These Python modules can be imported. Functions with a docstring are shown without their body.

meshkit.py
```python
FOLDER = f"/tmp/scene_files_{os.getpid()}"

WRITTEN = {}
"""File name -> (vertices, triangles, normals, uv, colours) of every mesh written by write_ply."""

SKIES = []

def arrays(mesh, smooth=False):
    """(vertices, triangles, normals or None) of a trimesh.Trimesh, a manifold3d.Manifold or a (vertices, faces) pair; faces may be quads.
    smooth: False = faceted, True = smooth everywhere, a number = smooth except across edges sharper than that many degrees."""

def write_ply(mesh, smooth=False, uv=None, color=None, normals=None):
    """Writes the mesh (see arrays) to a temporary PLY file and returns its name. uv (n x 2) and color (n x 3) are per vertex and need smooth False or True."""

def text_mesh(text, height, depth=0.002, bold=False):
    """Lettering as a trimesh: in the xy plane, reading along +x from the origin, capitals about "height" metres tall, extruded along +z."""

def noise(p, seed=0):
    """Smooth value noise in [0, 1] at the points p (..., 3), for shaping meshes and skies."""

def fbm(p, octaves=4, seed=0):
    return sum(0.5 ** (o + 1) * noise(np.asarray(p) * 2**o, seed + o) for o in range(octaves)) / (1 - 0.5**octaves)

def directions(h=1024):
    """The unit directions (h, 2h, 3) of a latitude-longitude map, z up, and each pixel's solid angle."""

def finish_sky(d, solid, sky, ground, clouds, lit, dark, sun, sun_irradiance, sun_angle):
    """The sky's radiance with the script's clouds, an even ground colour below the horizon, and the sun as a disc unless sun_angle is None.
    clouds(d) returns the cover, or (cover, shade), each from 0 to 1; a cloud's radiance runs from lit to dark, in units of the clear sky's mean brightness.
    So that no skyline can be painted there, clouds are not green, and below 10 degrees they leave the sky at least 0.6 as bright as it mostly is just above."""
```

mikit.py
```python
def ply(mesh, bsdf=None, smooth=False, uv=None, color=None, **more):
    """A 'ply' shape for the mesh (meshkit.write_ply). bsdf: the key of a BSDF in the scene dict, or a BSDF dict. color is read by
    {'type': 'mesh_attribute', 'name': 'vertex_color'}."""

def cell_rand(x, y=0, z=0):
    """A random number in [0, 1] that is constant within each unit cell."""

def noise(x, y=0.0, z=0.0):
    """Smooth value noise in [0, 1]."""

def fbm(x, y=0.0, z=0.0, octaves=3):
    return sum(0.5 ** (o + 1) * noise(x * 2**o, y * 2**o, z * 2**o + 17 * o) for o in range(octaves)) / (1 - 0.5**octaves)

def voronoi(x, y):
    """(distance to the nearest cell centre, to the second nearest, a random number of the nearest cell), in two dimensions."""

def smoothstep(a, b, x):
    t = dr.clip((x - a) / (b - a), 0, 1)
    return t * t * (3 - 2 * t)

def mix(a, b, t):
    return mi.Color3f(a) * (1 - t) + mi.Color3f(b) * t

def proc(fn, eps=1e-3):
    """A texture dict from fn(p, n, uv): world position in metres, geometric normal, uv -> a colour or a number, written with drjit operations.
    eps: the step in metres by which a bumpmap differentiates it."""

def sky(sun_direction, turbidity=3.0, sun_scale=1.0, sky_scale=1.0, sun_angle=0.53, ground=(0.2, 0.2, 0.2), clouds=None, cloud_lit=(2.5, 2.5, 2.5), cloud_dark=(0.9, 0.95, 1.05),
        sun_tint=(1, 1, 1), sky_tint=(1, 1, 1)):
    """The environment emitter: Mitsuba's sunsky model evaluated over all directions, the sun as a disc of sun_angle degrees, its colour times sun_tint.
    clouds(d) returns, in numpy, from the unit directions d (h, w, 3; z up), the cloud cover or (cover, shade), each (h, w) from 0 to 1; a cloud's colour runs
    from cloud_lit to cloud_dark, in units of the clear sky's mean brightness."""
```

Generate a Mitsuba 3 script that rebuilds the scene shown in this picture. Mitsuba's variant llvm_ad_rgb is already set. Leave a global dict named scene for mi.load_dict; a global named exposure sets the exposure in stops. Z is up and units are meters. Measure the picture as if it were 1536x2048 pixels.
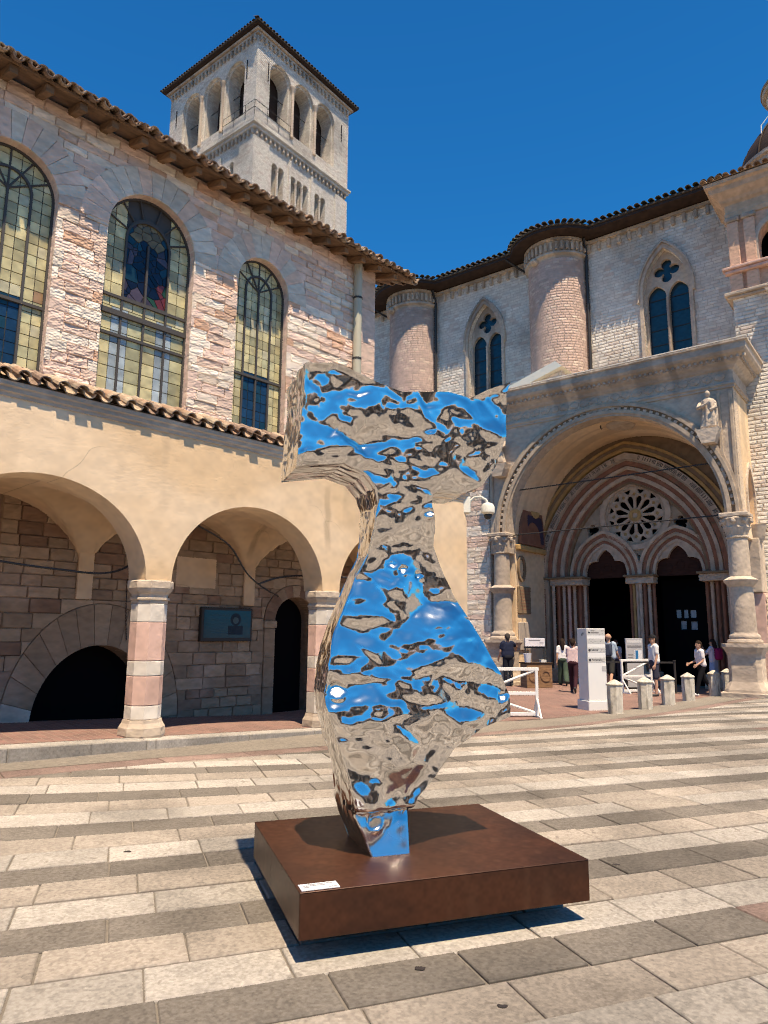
import math, random
import numpy as np, trimesh, mitsuba as mi, drjit as dr, mikit, meshkit, manifold3d as m3
import shapely.geometry as sg, shapely.ops as so
from shapely import affinity

# ---------------------------------------------------------------- camera, sky, exposure
exposure = 1.75
EYE = 1.65
_p, _r = math.radians(9.63), math.radians(0.51)
_f = np.array([0, math.cos(_p), math.sin(_p)]); _u = np.array([0, -math.sin(_p), math.cos(_p)]); _x = np.array([1.0, 0, 0])
_up = -math.sin(_r) * _x + math.cos(_r) * _u
scene, labels = {}, {}
scene['camera'] = {'type': 'perspective', 'fov': 57.5, 'fov_axis': 'x', 'near_clip': 0.05, 'far_clip': 3000.0,
                   'to_world': mi.ScalarTransform4f().look_at(origin=[0, 0, EYE], target=[0, _f[1], EYE + _f[2]], up=_up.tolist())}
SUN_AZ, SUN_EL = math.radians(160), math.radians(66.5)
SUN = [math.sin(SUN_AZ) * math.cos(SUN_EL), math.cos(SUN_AZ) * math.cos(SUN_EL), math.sin(SUN_EL)]
scene['sky_light'] = mikit.sky(SUN, turbidity=2.2, sun_scale=1.45, sky_tint=(0.15, 0.82, 1.24), sun_tint=(1.0, 0.955, 0.89), ground=(0.32, 0.28, 0.23))

# ---------------------------------------------------------------- frames and helpers
rng = np.random.default_rng(11)
_a, _b = math.radians(43.49), math.radians(52.09)
dA = np.array([math.sin(_a), math.cos(_a), 0]); nA = np.array([math.cos(_a), -math.sin(_a), 0])
dB = np.array([math.sin(_b), -math.cos(_b), 0]); nB = np.array([-math.cos(_b), -math.sin(_b), 0])


class Frame:
    """local x along the wall, local y into the wall, z up"""
    def __init__(s, ex, ey, o):
        s.ex, s.ey, s.o = np.asarray(ex, float), np.asarray(ey, float), np.asarray(o, float)

    def __call__(s, v):
        v = np.asarray(v, float)
        return v[..., :1] * s.ex + v[..., 1:2] * s.ey + v[..., 2:3] * np.array([0, 0, 1.0]) + s.o


FA = Frame(dA, -nA, nA * -9.2)
FB = Frame(dB, -nB, nB * -22.5)
FT = Frame(dB, -nB, np.array([-9.16, 43.04, 0]))
FP = Frame([.943, .334, 0], [-.334, .943, 0], [.04, 4.44, 0])
FW = Frame([1, 0, 0], [0, 1, 0], [0, 0, 0])


def sstep(a, b, x):
    t = np.clip((np.asarray(x, float) - a) / (b - a), 0, 1)
    return t * t * (3 - 2 * t)


def gz(x, y):
    """height of the plaza"""
    x, y = np.asarray(x, float), np.asarray(y, float)
    u = x * dA[0] + y * dA[1]; d = x * nA[0] + y * nA[1] + 9.2
    zA = 0.11 - 0.028 * (np.clip(u, -1, 13) - 3.15)
    w = 1 - sstep(0.3, 4.0, d)
    far = -0.012 * np.clip(y - 14, 0, 14)
    return zA * w + far * (1 - w)


def num(base):
    if base not in scene and base not in labels:
        return base
    k = 1
    while f'{base}_{k:03d}' in scene or f'{base}_{k:03d}' in labels:
        k += 1
    return f'{base}_{k:03d}'


_count = {}


def key_for(base):
    k = _count.get(base, -1) + 1
    _count[base] = k
    return base if k == 0 else f'{base}_{k:03d}'


def add(base, mesh, bsdf, F=FW, smooth=False, tint=None, uv=None, color=None, **more):
    key = key_for(base)
    if hasattr(mesh, 'to_mesh'):
        q = mesh.to_mesh(); mesh = (np.array(q.vert_properties[:, :3]), np.array(q.tri_verts))
    if hasattr(mesh, 'vertices'):
        mesh = (np.array(mesh.vertices), np.array(mesh.faces))
    v, f = np.asarray(mesh[0], float), np.asarray(mesh[1], int)
    if f.shape[1] == 4:
        f = np.vstack([f[:, [0, 1, 2]], f[:, [0, 2, 3]]])
    if tint is not None:
        uv = np.tile(np.asarray(tint, float)[None], (len(v), 1))
    if color is not None:
        color = np.tile(np.asarray(color, float)[None], (len(v), 1)) if np.ndim(color) == 1 else color
    v = F(v)
    if (uv is not None or color is not None) and smooth not in (False, True):
        # keep per-vertex data across the smoothing split
        m = trimesh.Trimesh(v, f, process=False)
        s = trimesh.graph.smooth_shade(m, angle=math.radians(smooth), facet_minarea=None)
        n_ = s.vertex_normals
        if color is not None: color = np.tile(color[0], (len(s.vertices), 1))
        if uv is not None: uv = np.tile(uv[0], (len(s.vertices), 1))
        v, f, smooth = np.array(s.vertices), np.array(s.faces), True
    scene[key] = mikit.ply((v, f), bsdf, smooth=smooth, uv=uv, color=color, **more)
    return key


def thing(base, label, cat, group=None):
    key = key_for(base)
    labels[key] = {'label': label, 'category': cat}
    if group: labels[key]['group'] = group
    return key


def cat(*ms):
    vs, fs, n = [], [], 0
    for v, f in ms:
        v, f = np.asarray(v, float), np.asarray(f, int)
        if f.shape[1] == 4: f = np.vstack([f[:, [0, 1, 2]], f[:, [0, 2, 3]]])
        vs.append(v); fs.append(f + n); n += len(v)
    return np.vstack(vs), np.vstack(fs)


def box(x0, x1, y0, y1, z0, z1):
    v = np.array([[x, y, z] for x in (x0, x1) for y in (y0, y1) for z in (z0, z1)], float)
    f = np.array([[0, 1, 3, 2], [4, 6, 7, 5], [0, 4, 5, 1], [2, 3, 7, 6], [0, 2, 6, 4], [1, 5, 7, 3]])
    return v, f


def block(x0, x1, y0, y1, z0, z1, c=0.012):
    """box with all edges chamfered"""
    c = min(c, (x1 - x0) * .4, (y1 - y0) * .4, (z1 - z0) * .4)
    pts = []
    for sx in (0, 1):
        for sy in (0, 1):
            for sz in (0, 1):
                X = (x0, x1)[sx]; Y = (y0, y1)[sy]; Z = (z0, z1)[sz]
                ix, iy, iz = (c, -c)[sx], (c, -c)[sy], (c, -c)[sz]
                pts += [[X, Y + iy, Z + iz], [X + ix, Y, Z + iz], [X + ix, Y + iy, Z]]
    h = m3.Manifold.hull_points(np.array(pts)).to_mesh()
    return np.array(h.vert_properties[:, :3]), np.array(h.tri_verts)


def stone(x0, x1, z0, z1, y, proud=0.03, c=0.012, nx=2, nz=2, rough=0.006):
    """a wall stone: its face towards -y at depth y - proud, roughly dressed, bevelled edges, no back"""
    gx = np.r_[x0, np.linspace(x0 + c, x1 - c, nx + 1), x1]
    gzv = np.r_[z0, np.linspace(z0 + c, z1 - c, nz + 1), z1]
    X, Z = np.meshgrid(gx, gzv, indexing='ij')
    Y = np.full_like(X, y - proud)
    Y += rng.uniform(-rough, rough, Y.shape)
    Y[0, :] = Y[-1, :] = y; Y[:, 0] = Y[:, -1] = y
    j = rng.uniform(-.3, .3, X.shape) * c
    X = X + j; Z = Z + rng.uniform(-.3, .3, Z.shape) * c
    a, b = X.shape
    idx = np.arange(a * b).reshape(a, b)
    q = np.stack([idx[:-1, :-1], idx[1:, :-1], idx[1:, 1:], idx[:-1, 1:]], -1).reshape(-1, 4)
    return np.stack([X, Y, Z], -1).reshape(-1, 3), q


def extrude(poly, y0, y1):
    """shapely polygon in (x, z) extruded from depth y0 to y1"""
    out = []
    for g in getattr(poly, 'geoms', [poly]):
        if g.is_empty or g.area < 1e-7: continue
        m = trimesh.creation.extrude_polygon(sg.polygon.orient(g), y1 - y0, engine='earcut')
        v = np.array(m.vertices); out.append((np.stack([v[:, 0], y1 - v[:, 2], v[:, 1]], 1), np.array(m.faces)))
    return cat(*out)


def rect(x0, x1, z0, z1): return sg.box(x0, z0, x1, z1)


def slab_prism(poly, z0, z1):
    out = []
    for g in getattr(poly, 'geoms', [poly]):
        if g.is_empty or g.area < 1e-7: continue
        m = trimesh.creation.extrude_polygon(sg.polygon.orient(g), z1 - z0, engine='earcut')
        v = np.array(m.vertices); v[:, 2] += z0
        out.append((v, np.array(m.faces)))
    return cat(*out)


def tube(pts, r, sides=8):
    p = np.asarray(pts, float); n = len(p)
    r = np.broadcast_to(r, (n,))
    t = np.gradient(p, axis=0); t /= np.linalg.norm(t, axis=1, keepdims=True) + 1e-12
    a = np.cross(t, np.where(np.abs(t[:, 2:]) < .9, [0, 0, 1.0], [1.0, 0, 0])); a /= np.linalg.norm(a, axis=1, keepdims=True) + 1e-12
    b = np.cross(t, a); ang = np.arange(sides) * 2 * np.pi / sides
    v = p[:, None] + r[:, None, None] * (np.cos(ang)[None, :, None] * a[:, None] + np.sin(ang)[None, :, None] * b[:, None])
    i, j = np.meshgrid(np.arange(n - 1), np.arange(sides), indexing='ij')
    q = np.stack([i * sides + j, i * sides + (j + 1) % sides, (i + 1) * sides + (j + 1) % sides, (i + 1) * sides + j], -1).reshape(-1, 4)
    v = np.vstack([v.reshape(-1, 3), p[:1], p[-1:]])
    k = np.arange(sides); A, B = len(v) - 2, len(v) - 1
    f = np.vstack([q[:, [0, 1, 2]], q[:, [0, 2, 3]], np.stack([k * 0 + A, (k + 1) % sides, k], 1), np.stack([k * 0 + B, (n - 1) * sides + k, (n - 1) * sides + (k + 1) % sides], 1)])
    return v, f


def lathe(prof, sides=24, cx=0, cy=0, a0=0, a1=2 * math.pi, rot=0):
    """profile [(r, z)] from bottom to top turned about the z axis"""
    prof = np.asarray(prof, float); full = abs(a1 - a0 - 2 * math.pi) < 1e-6
    m = sides if full else sides + 1
    ang = a0 + rot + np.arange(m) * (a1 - a0) / sides
    v = np.stack([cx + prof[:, :1] * np.cos(ang), cy + prof[:, :1] * np.sin(ang), np.repeat(prof[:, 1:], m, 1)], -1).reshape(-1, 3)
    i, j = np.meshgrid(np.arange(len(prof) - 1), np.arange(m if full else m - 1), indexing='ij')
    q = np.stack([i * m + j, i * m + (j + 1) % m, (i + 1) * m + (j + 1) % m, (i + 1) * m + j], -1).reshape(-1, 4)
    f = np.vstack([q[:, [0, 1, 2]], q[:, [0, 2, 3]]])
    v = np.vstack([v, [[cx, cy, prof[0, 1]], [cx, cy, prof[-1, 1]]]])
    if full:
        k = np.arange(m); A, B = len(v) - 2, len(v) - 1; L = (len(prof) - 1) * m
        f = np.vstack([f, np.stack([k * 0 + A, (k + 1) % m, k], 1), np.stack([k * 0 + B, L + k, L + (k + 1) % m], 1)])
    return v, f


def arc_pts(cx, cz, rx, rz, a0, a1, n=24):
    t = np.linspace(math.radians(a0), math.radians(a1), n)
    return np.stack([cx + rx * np.cos(t), cz + rz * np.sin(t)], 1)


def arch_poly(cx, zs, hw, rise, z0, n=28):
    """round-headed opening: springing zs, half width hw, rise; straight down to z0"""
    p = arc_pts(cx, zs, hw, rise, 0, 180, n)
    return sg.Polygon(np.vstack([[[cx + hw, z0]], p, [[cx - hw, z0]]]))


def pointed(cx, zs, s, H, z0=None, n=16, d=0.0):
    """pointed arch, half span s, rise H; d insets it keeping its centres"""
    R = (H * H + s * s) / (2 * s); o = s - R; R -= d; s -= d
    H2 = math.sqrt(max(R * R - o * o, 1e-6)); th = math.atan2(H2, -o)
    t = np.linspace(0, th, n)
    r = np.stack([cx + o + R * np.cos(t), zs + R * np.sin(t)], 1)
    l = np.stack([2 * cx - r[::-1, 0], r[::-1, 1]], 1)
    pts = np.vstack([r, l[1:]])
    if z0 is not None: pts = np.vstack([[[cx + s, z0]], pts, [[cx - s, z0]]])
    return sg.Polygon(pts)


def half_tile(p0, p1, side, up, r0, r1, th=0.018, cover=True, n=6):
    """one barrel roof tile from p0 (upper) to p1 (lower)"""
    p0, p1, side, up = (np.asarray(x, float) for x in (p0, p1, side, up))
    t = np.linspace(0, math.pi, n + 1); sg_ = 1 if cover else -1
    rows = []
    for p, r in ((p0, r0), (p1, r1)):
        for rr in (r, r - th):
            rows.append(p + rr * (np.cos(t)[:, None] * side + sg_ * np.sin(t)[:, None] * up * .9))
    v = np.vstack(rows); k = n + 1; f = []
    for i in range(n):
        o0, i0, o1, i1 = i, k + i, 2 * k + i, 3 * k + i
        f += [[o0, o1, o1 + 1, o0 + 1], [i0, i0 + 1, i1 + 1, i1], [o1, i1, i1 + 1, o1 + 1], [o0, o0 + 1, i0 + 1, i0]]
    f += [[0, k, 3 * k, 2 * k], [n, 2 * k + n, 3 * k + n, k + n]]
    return v, np.array(f)


# ---------------------------------------------------------------- materials
N, FBM, CR, SS = mikit.noise, mikit.fbm, mikit.cell_rand, mikit.smoothstep
C3 = mi.Color3f


def pick(t, *cols):
    """palette: colour number floor(t)"""
    c = C3(*cols[0])
    for i, k in enumerate(cols[1:]):
        c = dr.select(t >= i + 1, C3(*k), c)
    return c


def two(d): return {'type': 'twosided', 'b': d}


def bumped(key, color_fn, bump_fn=None, height=1.0, rough=0.9, eps=2e-3, spec=0.25):
    d = {'type': 'principled', 'base_color': mikit.proc(color_fn), 'roughness': rough, 'specular': spec}
    if bump_fn is not None:
        d = {'type': 'bumpmap', 'arbitrary': mikit.proc(bump_fn, eps), 'scale': height, 'b': d}
    scene[key] = two(d)


def plain(key, col, rough=0.6, spec=0.4, metallic=0.0):
    scene[key] = two({'type': 'principled', 'base_color': {'type': 'rgb', 'value': list(col)}, 'roughness': rough, 'specular': spec, 'metallic': metallic})


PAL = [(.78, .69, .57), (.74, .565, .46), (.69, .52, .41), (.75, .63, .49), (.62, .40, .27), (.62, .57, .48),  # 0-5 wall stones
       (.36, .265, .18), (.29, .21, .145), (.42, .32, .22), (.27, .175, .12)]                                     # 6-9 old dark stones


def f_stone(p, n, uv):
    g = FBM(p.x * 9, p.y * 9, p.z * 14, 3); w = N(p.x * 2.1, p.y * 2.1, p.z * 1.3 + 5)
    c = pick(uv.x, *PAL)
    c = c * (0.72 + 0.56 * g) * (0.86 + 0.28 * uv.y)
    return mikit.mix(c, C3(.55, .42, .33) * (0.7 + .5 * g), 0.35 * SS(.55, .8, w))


def b_stone(p, n, uv):
    return 0.018 * FBM(p.x * 15, p.y * 15, p.z * 18, 3) + 0.012 * N(p.x * 38, p.y * 38, p.z * 44)


bumped('m_stone', f_stone, b_stone, 1.5, eps=5e-3)


def f_plaster(p, n, uv):
    w = FBM(p.x * .7, p.y * .7, p.z * .9, 3); g = FBM(p.x * 7, p.y * 7, p.z * 7, 2); s = N(p.x * 3.1 + p.y * 3.1, 0, p.z * .35)
    c = mikit.mix(C3(.66, .485, .295), C3(.73, .575, .395), SS(.3, .75, w)) * (.86 + .28 * g)
    c = mikit.mix(c, C3(.42, .32, .21), .45 * SS(.62, .9, s) * SS(3.0, 4.5, p.z))
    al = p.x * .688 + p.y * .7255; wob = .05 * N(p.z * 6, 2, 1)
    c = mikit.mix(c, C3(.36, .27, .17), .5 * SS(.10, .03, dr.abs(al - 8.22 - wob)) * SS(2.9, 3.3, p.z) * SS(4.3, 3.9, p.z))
    d1, d2, _c = mikit.voronoi(al * .45 + .25 * N(al * 3, p.z * 3, 1), p.z * .6 + .25 * N(al * 3, p.z * 3, 7))
    c = c * (1 - .22 * SS(.014, .004, d2 - d1) * SS(.5, .62, N(al * .6, p.z * .8, 12)))
    return mikit.mix(c, C3(.45, .31, .18), .4 * SS(.5, .75, w) * SS(3.4, 2.5, p.z))


bumped('m_plaster', f_plaster, lambda p, n, uv: 0.004 * FBM(p.x * 30, p.y * 30, p.z * 30, 3) + .01 * N(p.x * 2, p.y * 2, p.z * 2), 1.2)


def masonry(rowh, bl):
    def co(p, n, uv):
        al = p.x * -n.y + p.y * n.x
        al = dr.select(uv.x > 500, uv.x - 1000, al)
        wob = .02 * N(al * 1.5, 3, p.z * 2)
        r = (p.z + wob) / rowh; row = dr.floor(r); fr = r - row
        a = al / (bl * (.8 + .5 * CR(row, 7))) + CR(row, 3) * 7; ce = dr.floor(a); fa = a - ce
        return row, fr, ce, fa
    return co


def f_mason(pal, rowh, bl, stain=0.3):
    co = masonry(rowh, bl)

    def f(p, n, uv):
        row, fr, ce, fa = co(p, n, uv)
        r = CR(row, ce, 5)
        c = mikit.mix(C3(*pal[0]), C3(*pal[1]), r)
        c = dr.select(CR(row, ce, 9) > .86, C3(*pal[2]), c)
        j = dr.minimum(dr.minimum(fr, 1 - fr) * rowh, dr.minimum(fa, 1 - fa) * bl)
        c = c * (.75 + .5 * FBM(p.x * 6, p.y * 6, p.z * 6, 2))
        c = mikit.mix(C3(*pal[3]), c, SS(.004, .016, j))
        w = FBM(p.x * .5, p.y * .5, p.z * .35, 3)
        return c * (1 - stain * SS(.45, .75, w))

    def b(p, n, uv):
        row, fr, ce, fa = co(p, n, uv)
        j = dr.minimum(dr.minimum(fr, 1 - fr) * rowh, dr.minimum(fa, 1 - fa) * bl)
        return .03 * SS(0, .035, j) + .03 * CR(row, ce, 2) * SS(0, .03, j) + .02 * FBM(p.x * 14, p.y * 14, p.z * 14, 2)
    return f, b


_f1, _b1 = f_mason([(.78, .74, .65), (.72, .67, .58), (.66, .57, .48), (.58, .53, .45)], .13, .36)
bumped('m_white_masonry', _f1, _b1, 1.0, eps=6e-3)
_f2, _b2 = f_mason([(.56, .42, .35), (.50, .37, .31), (.62, .50, .41), (.50, .38, .30)], .115, .30, .2)
bumped('m_pink_masonry', _f2, _b2, .8, eps=6e-3)


def f_carved(p, n, uv):
    w = FBM(p.x * .8, p.y * .8, p.z * .5, 3); g = FBM(p.x * 8, p.y * 8, p.z * 10, 3); s = N((p.x - p.y) * 2.5, 1, p.z * .3)
    c = mikit.mix(C3(.52, .43, .33), C3(.40, .33, .26), SS(.35, .7, w)) * (.72 + .55 * g)
    return mikit.mix(c, C3(.20, .17, .14), .55 * SS(.5, .8, s) * SS(8.2, 9.8, p.z))


bumped('m_carved', f_carved, lambda p, n, uv: .02 * FBM(p.x * 12, p.y * 12, p.z * 12, 3), 1.0, eps=4e-3)


def f_pave(p, n, uv):
    g = FBM(p.x * 60, p.y * 60, p.z * 40, 3); m = FBM(p.x * 5, p.y * 5, uv.y * 40, 3); sp = N(p.x * 23, p.y * 23, 4)
    c = pick(uv.x, (.132, .118, .100), (.292, .270, .236), (.250, .220, .184), (.258, .228, .19), (.18, .13, .11))
    c = c * (.86 + .28 * uv.y) * (.44 + .76 * g + .36 * m)
    c = mikit.mix(c, C3(.10, .085, .07), .5 * SS(.78, .9, sp) * SS(.45, .7, m))
    c = c * (1.12 - .34 * SS(.40, .72, FBM(p.x * .9, p.y * .9, 9, 3)))
    return c


bumped('m_pave', f_pave, lambda p, n, uv:   .007 * FBM(p.x * 60, p.y * 60, 0, 2) + .006 * N(p.x * 14, p.y * 14, 0), 1.0, eps=2e-3, rough=.85)


def f_ground(p, n, uv):
    g = FBM(p.x * 30, p.y * 30, 0, 3); m = FBM(p.x * 1.2, p.y * 1.2, 3, 3)
    return C3(.165, .146, .12) * (.6 + .5 * g + .3 * m)


bumped('m_ground', f_ground, lambda p, n, uv: .004 * FBM(p.x * 40, p.y * 40, 0, 2), 1.0, rough=.9)


def f_brickfloor(p, n, uv):
    a = (p.x * .77 + p.y * .64) / .11; b = (-p.x * .64 + p.y * .77) / .22
    r = dr.floor(a); b = b + .5 * (r - 2 * dr.floor(r / 2)); ce = dr.floor(b)
    j = dr.minimum(dr.minimum(a - r, 1 - a + r) * .11, dr.minimum(b - ce, 1 - b + ce) * .22)
    c = mikit.mix(C3(.185, .108, .09), C3(.14, .088, .076), CR(r, ce)) * (.75 + .5 * FBM(p.x * 1.5, p.y * 1.5, 0, 3))
    return mikit.mix(C3(.18, .14, .11), c, SS(.003, .012, j))


bumped('m_brick_floor', f_brickfloor, None, rough=.85)


def f_tile(p, n, uv):
    g = FBM(p.x * 14, p.y * 14, p.z * 14, 3); li = N(p.x * 5, p.y * 5, p.z * 5)
    c = pick(uv.x, (.29, .19, .125), (.35, .26, .18), (.22, .155, .115), (.075, .06, .045), (.055, .06, .04)) * (.55 + .9 * g)
    return mikit.mix(c, C3(.40, .36, .27) * dr.select(uv.x >= 3, .3, 1.0), .5 * SS(.55, .8, li))


bumped('m_tile', f_tile, lambda p, n, uv: .006 * FBM(p.x * 30, p.y * 30, p.z * 30, 2), 1.0)


def f_timber(p, n, uv):
    g = FBM(p.x * 6, p.y * 6, p.z * 24, 3)
    return pick(uv.x, (.17, .105, .06), (.24, .14, .075), (.045, .016, .009), (.045, .028, .02)) * (.5 + 1.0 * g)


bumped('m_timber', f_timber, None, rough=.75)


def f_marble(p, n, uv):
    g = FBM(p.x * 7, p.y * 7, p.z * 5, 3)
    return pick(uv.x, (.50, .405, .31), (.28, .135, .085), (.44, .29, .12), (.42, .335, .245), (.24, .17, .105), (.62, .42, .34), (.50, .36, .24), (.64, .585, .50)) * (.66 + .6 * g) * (.85 + .3 * uv.y)


bumped('m_marble', f_marble, lambda p, n, uv: .006 * FBM(p.x * 18, p.y * 18, p.z * 18, 2), 1.0)


def f_corten(p, n, uv):
    g = FBM(p.x * 3, p.y * 3, p.z * 5, 3); h = FBM(p.x * 38, p.y * 38, p.z * 30, 2); st = N(p.x * 18, p.y * 18, p.z * 1.5)
    c = mikit.mix(C3(.066, .024, .011), C3(.040, .016, .009), SS(.3, .7, g)) * (.72 + .5 * h)
    return mikit.mix(c, C3(.11, .055, .03), .22 * SS(.6, .85, st))


scene['m_corten'] = two({'type': 'principled', 'base_color': mikit.proc(f_corten), 'roughness': .42, 'specular': .45, 'metallic': .25})


def f_glass(p, n, uv):
    g = FBM(p.x * 9, p.y * 9, p.z * 9, 2)
    return pick(uv.x, (.50, .445, .235), (.43, .41, .23), (.53, .49, .31), (.012, .035, .075), (.34, .40, .42), (.30, .19, .10),
                (.008, .009, .022), (.11, .022, .02), (.022, .06, .03), (.16, .12, .05), (.06, .045, .06), (.012, .04, .06)) * (.65 + .7 * g) * (.68 + .6 * uv.y)


scene['m_pane'] = two({'type': 'principled', 'base_color': mikit.proc(f_glass), 'roughness': .16, 'specular': .5})
scene['m_paint'] = two({'type': 'principled', 'base_color': {'type': 'mesh_attribute', 'name': 'vertex_color'}, 'roughness': .6, 'specular': .35})
scene['m_cloth'] = two({'type': 'principled', 'base_color': {'type': 'mesh_attribute', 'name': 'vertex_color'}, 'roughness': .9, 'specular': .1})
_sp = {'type': 'rgb', 'value': [.80, .79, .77]}
scene['m_mirror'] = two({'type': 'blendbsdf', 'weight': .07, 'a': {'type': 'roughconductor', 'distribution': 'ggx', 'alpha': .005, 'material': 'none', 'specular_reflectance': _sp},
                         'b': {'type': 'roughconductor', 'distribution': 'ggx', 'alpha': .07, 'material': 'none', 'specular_reflectance': _sp}})
scene['m_mirror_foot'] = two({'type': 'roughconductor', 'distribution': 'ggx', 'alpha': .04, 'material': 'none', 'specular_reflectance': _sp})
plain('m_iron', (.035, .032, .03), .5)
plain('m_lead', (.06, .055, .05), .6)
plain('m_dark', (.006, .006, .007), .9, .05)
plain('m_screen', (.012, .05, .075), .15, .5)
WHITE, BLACK = (.75, .74, .70), (.02, .02, .022)
SKIN = (.52, .31, .21)

# ---------------------------------------------------------------- ground, plaza paving
def axis(n0, n1, near, far):
    a = [0.0]
    while a[-1] < far:
        s = near if a[-1] < 26 else a[-1] * .12
        a.append(a[-1] + s)
    a = np.array(a); return np.r_[-a[:0:-1], a]


_ax = axis(0, 0, .5, 1800)
X, Y = np.meshgrid(_ax, _ax, indexing='ij')
Z = gz(X, Y) - 0.013
_i = np.arange(X.size).reshape(X.shape)
_q = np.stack([_i[:-1, :-1], _i[1:, :-1], _i[1:, 1:], _i[:-1, 1:]], -1).reshape(-1, 4)
add('ground', (np.stack([X, Y, Z], -1).reshape(-1, 3), _q), 'm_ground', smooth=True)
labels['ground'] = {'kind': 'structure', 'label': 'ground of the square under the paving'}

RED = np.array([(-30, -19.5), (-10.0, 2.55), (-3.93, 7.65), (-2.6, 8.85), (-.73, 10.2), (1.4, 11.75), (2.82, 12.85), (3.83, 13.45), (5.34, 14.7), (6.4, 15.6), (7.8, 17.0), (9.1, 18.4), (12.5, 22.0), (24, 34)])
RED_FAR = RED + np.array([-.22, .30])
FIELD = sg.Polygon(np.vstack([RED, [[40, 30], [40, -34], [-26, -34]]]))
E1, E2 = np.array([math.cos(math.radians(20)), math.sin(math.radians(20))]), np.array([-math.sin(math.radians(20)), math.cos(math.radians(20))])


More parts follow.
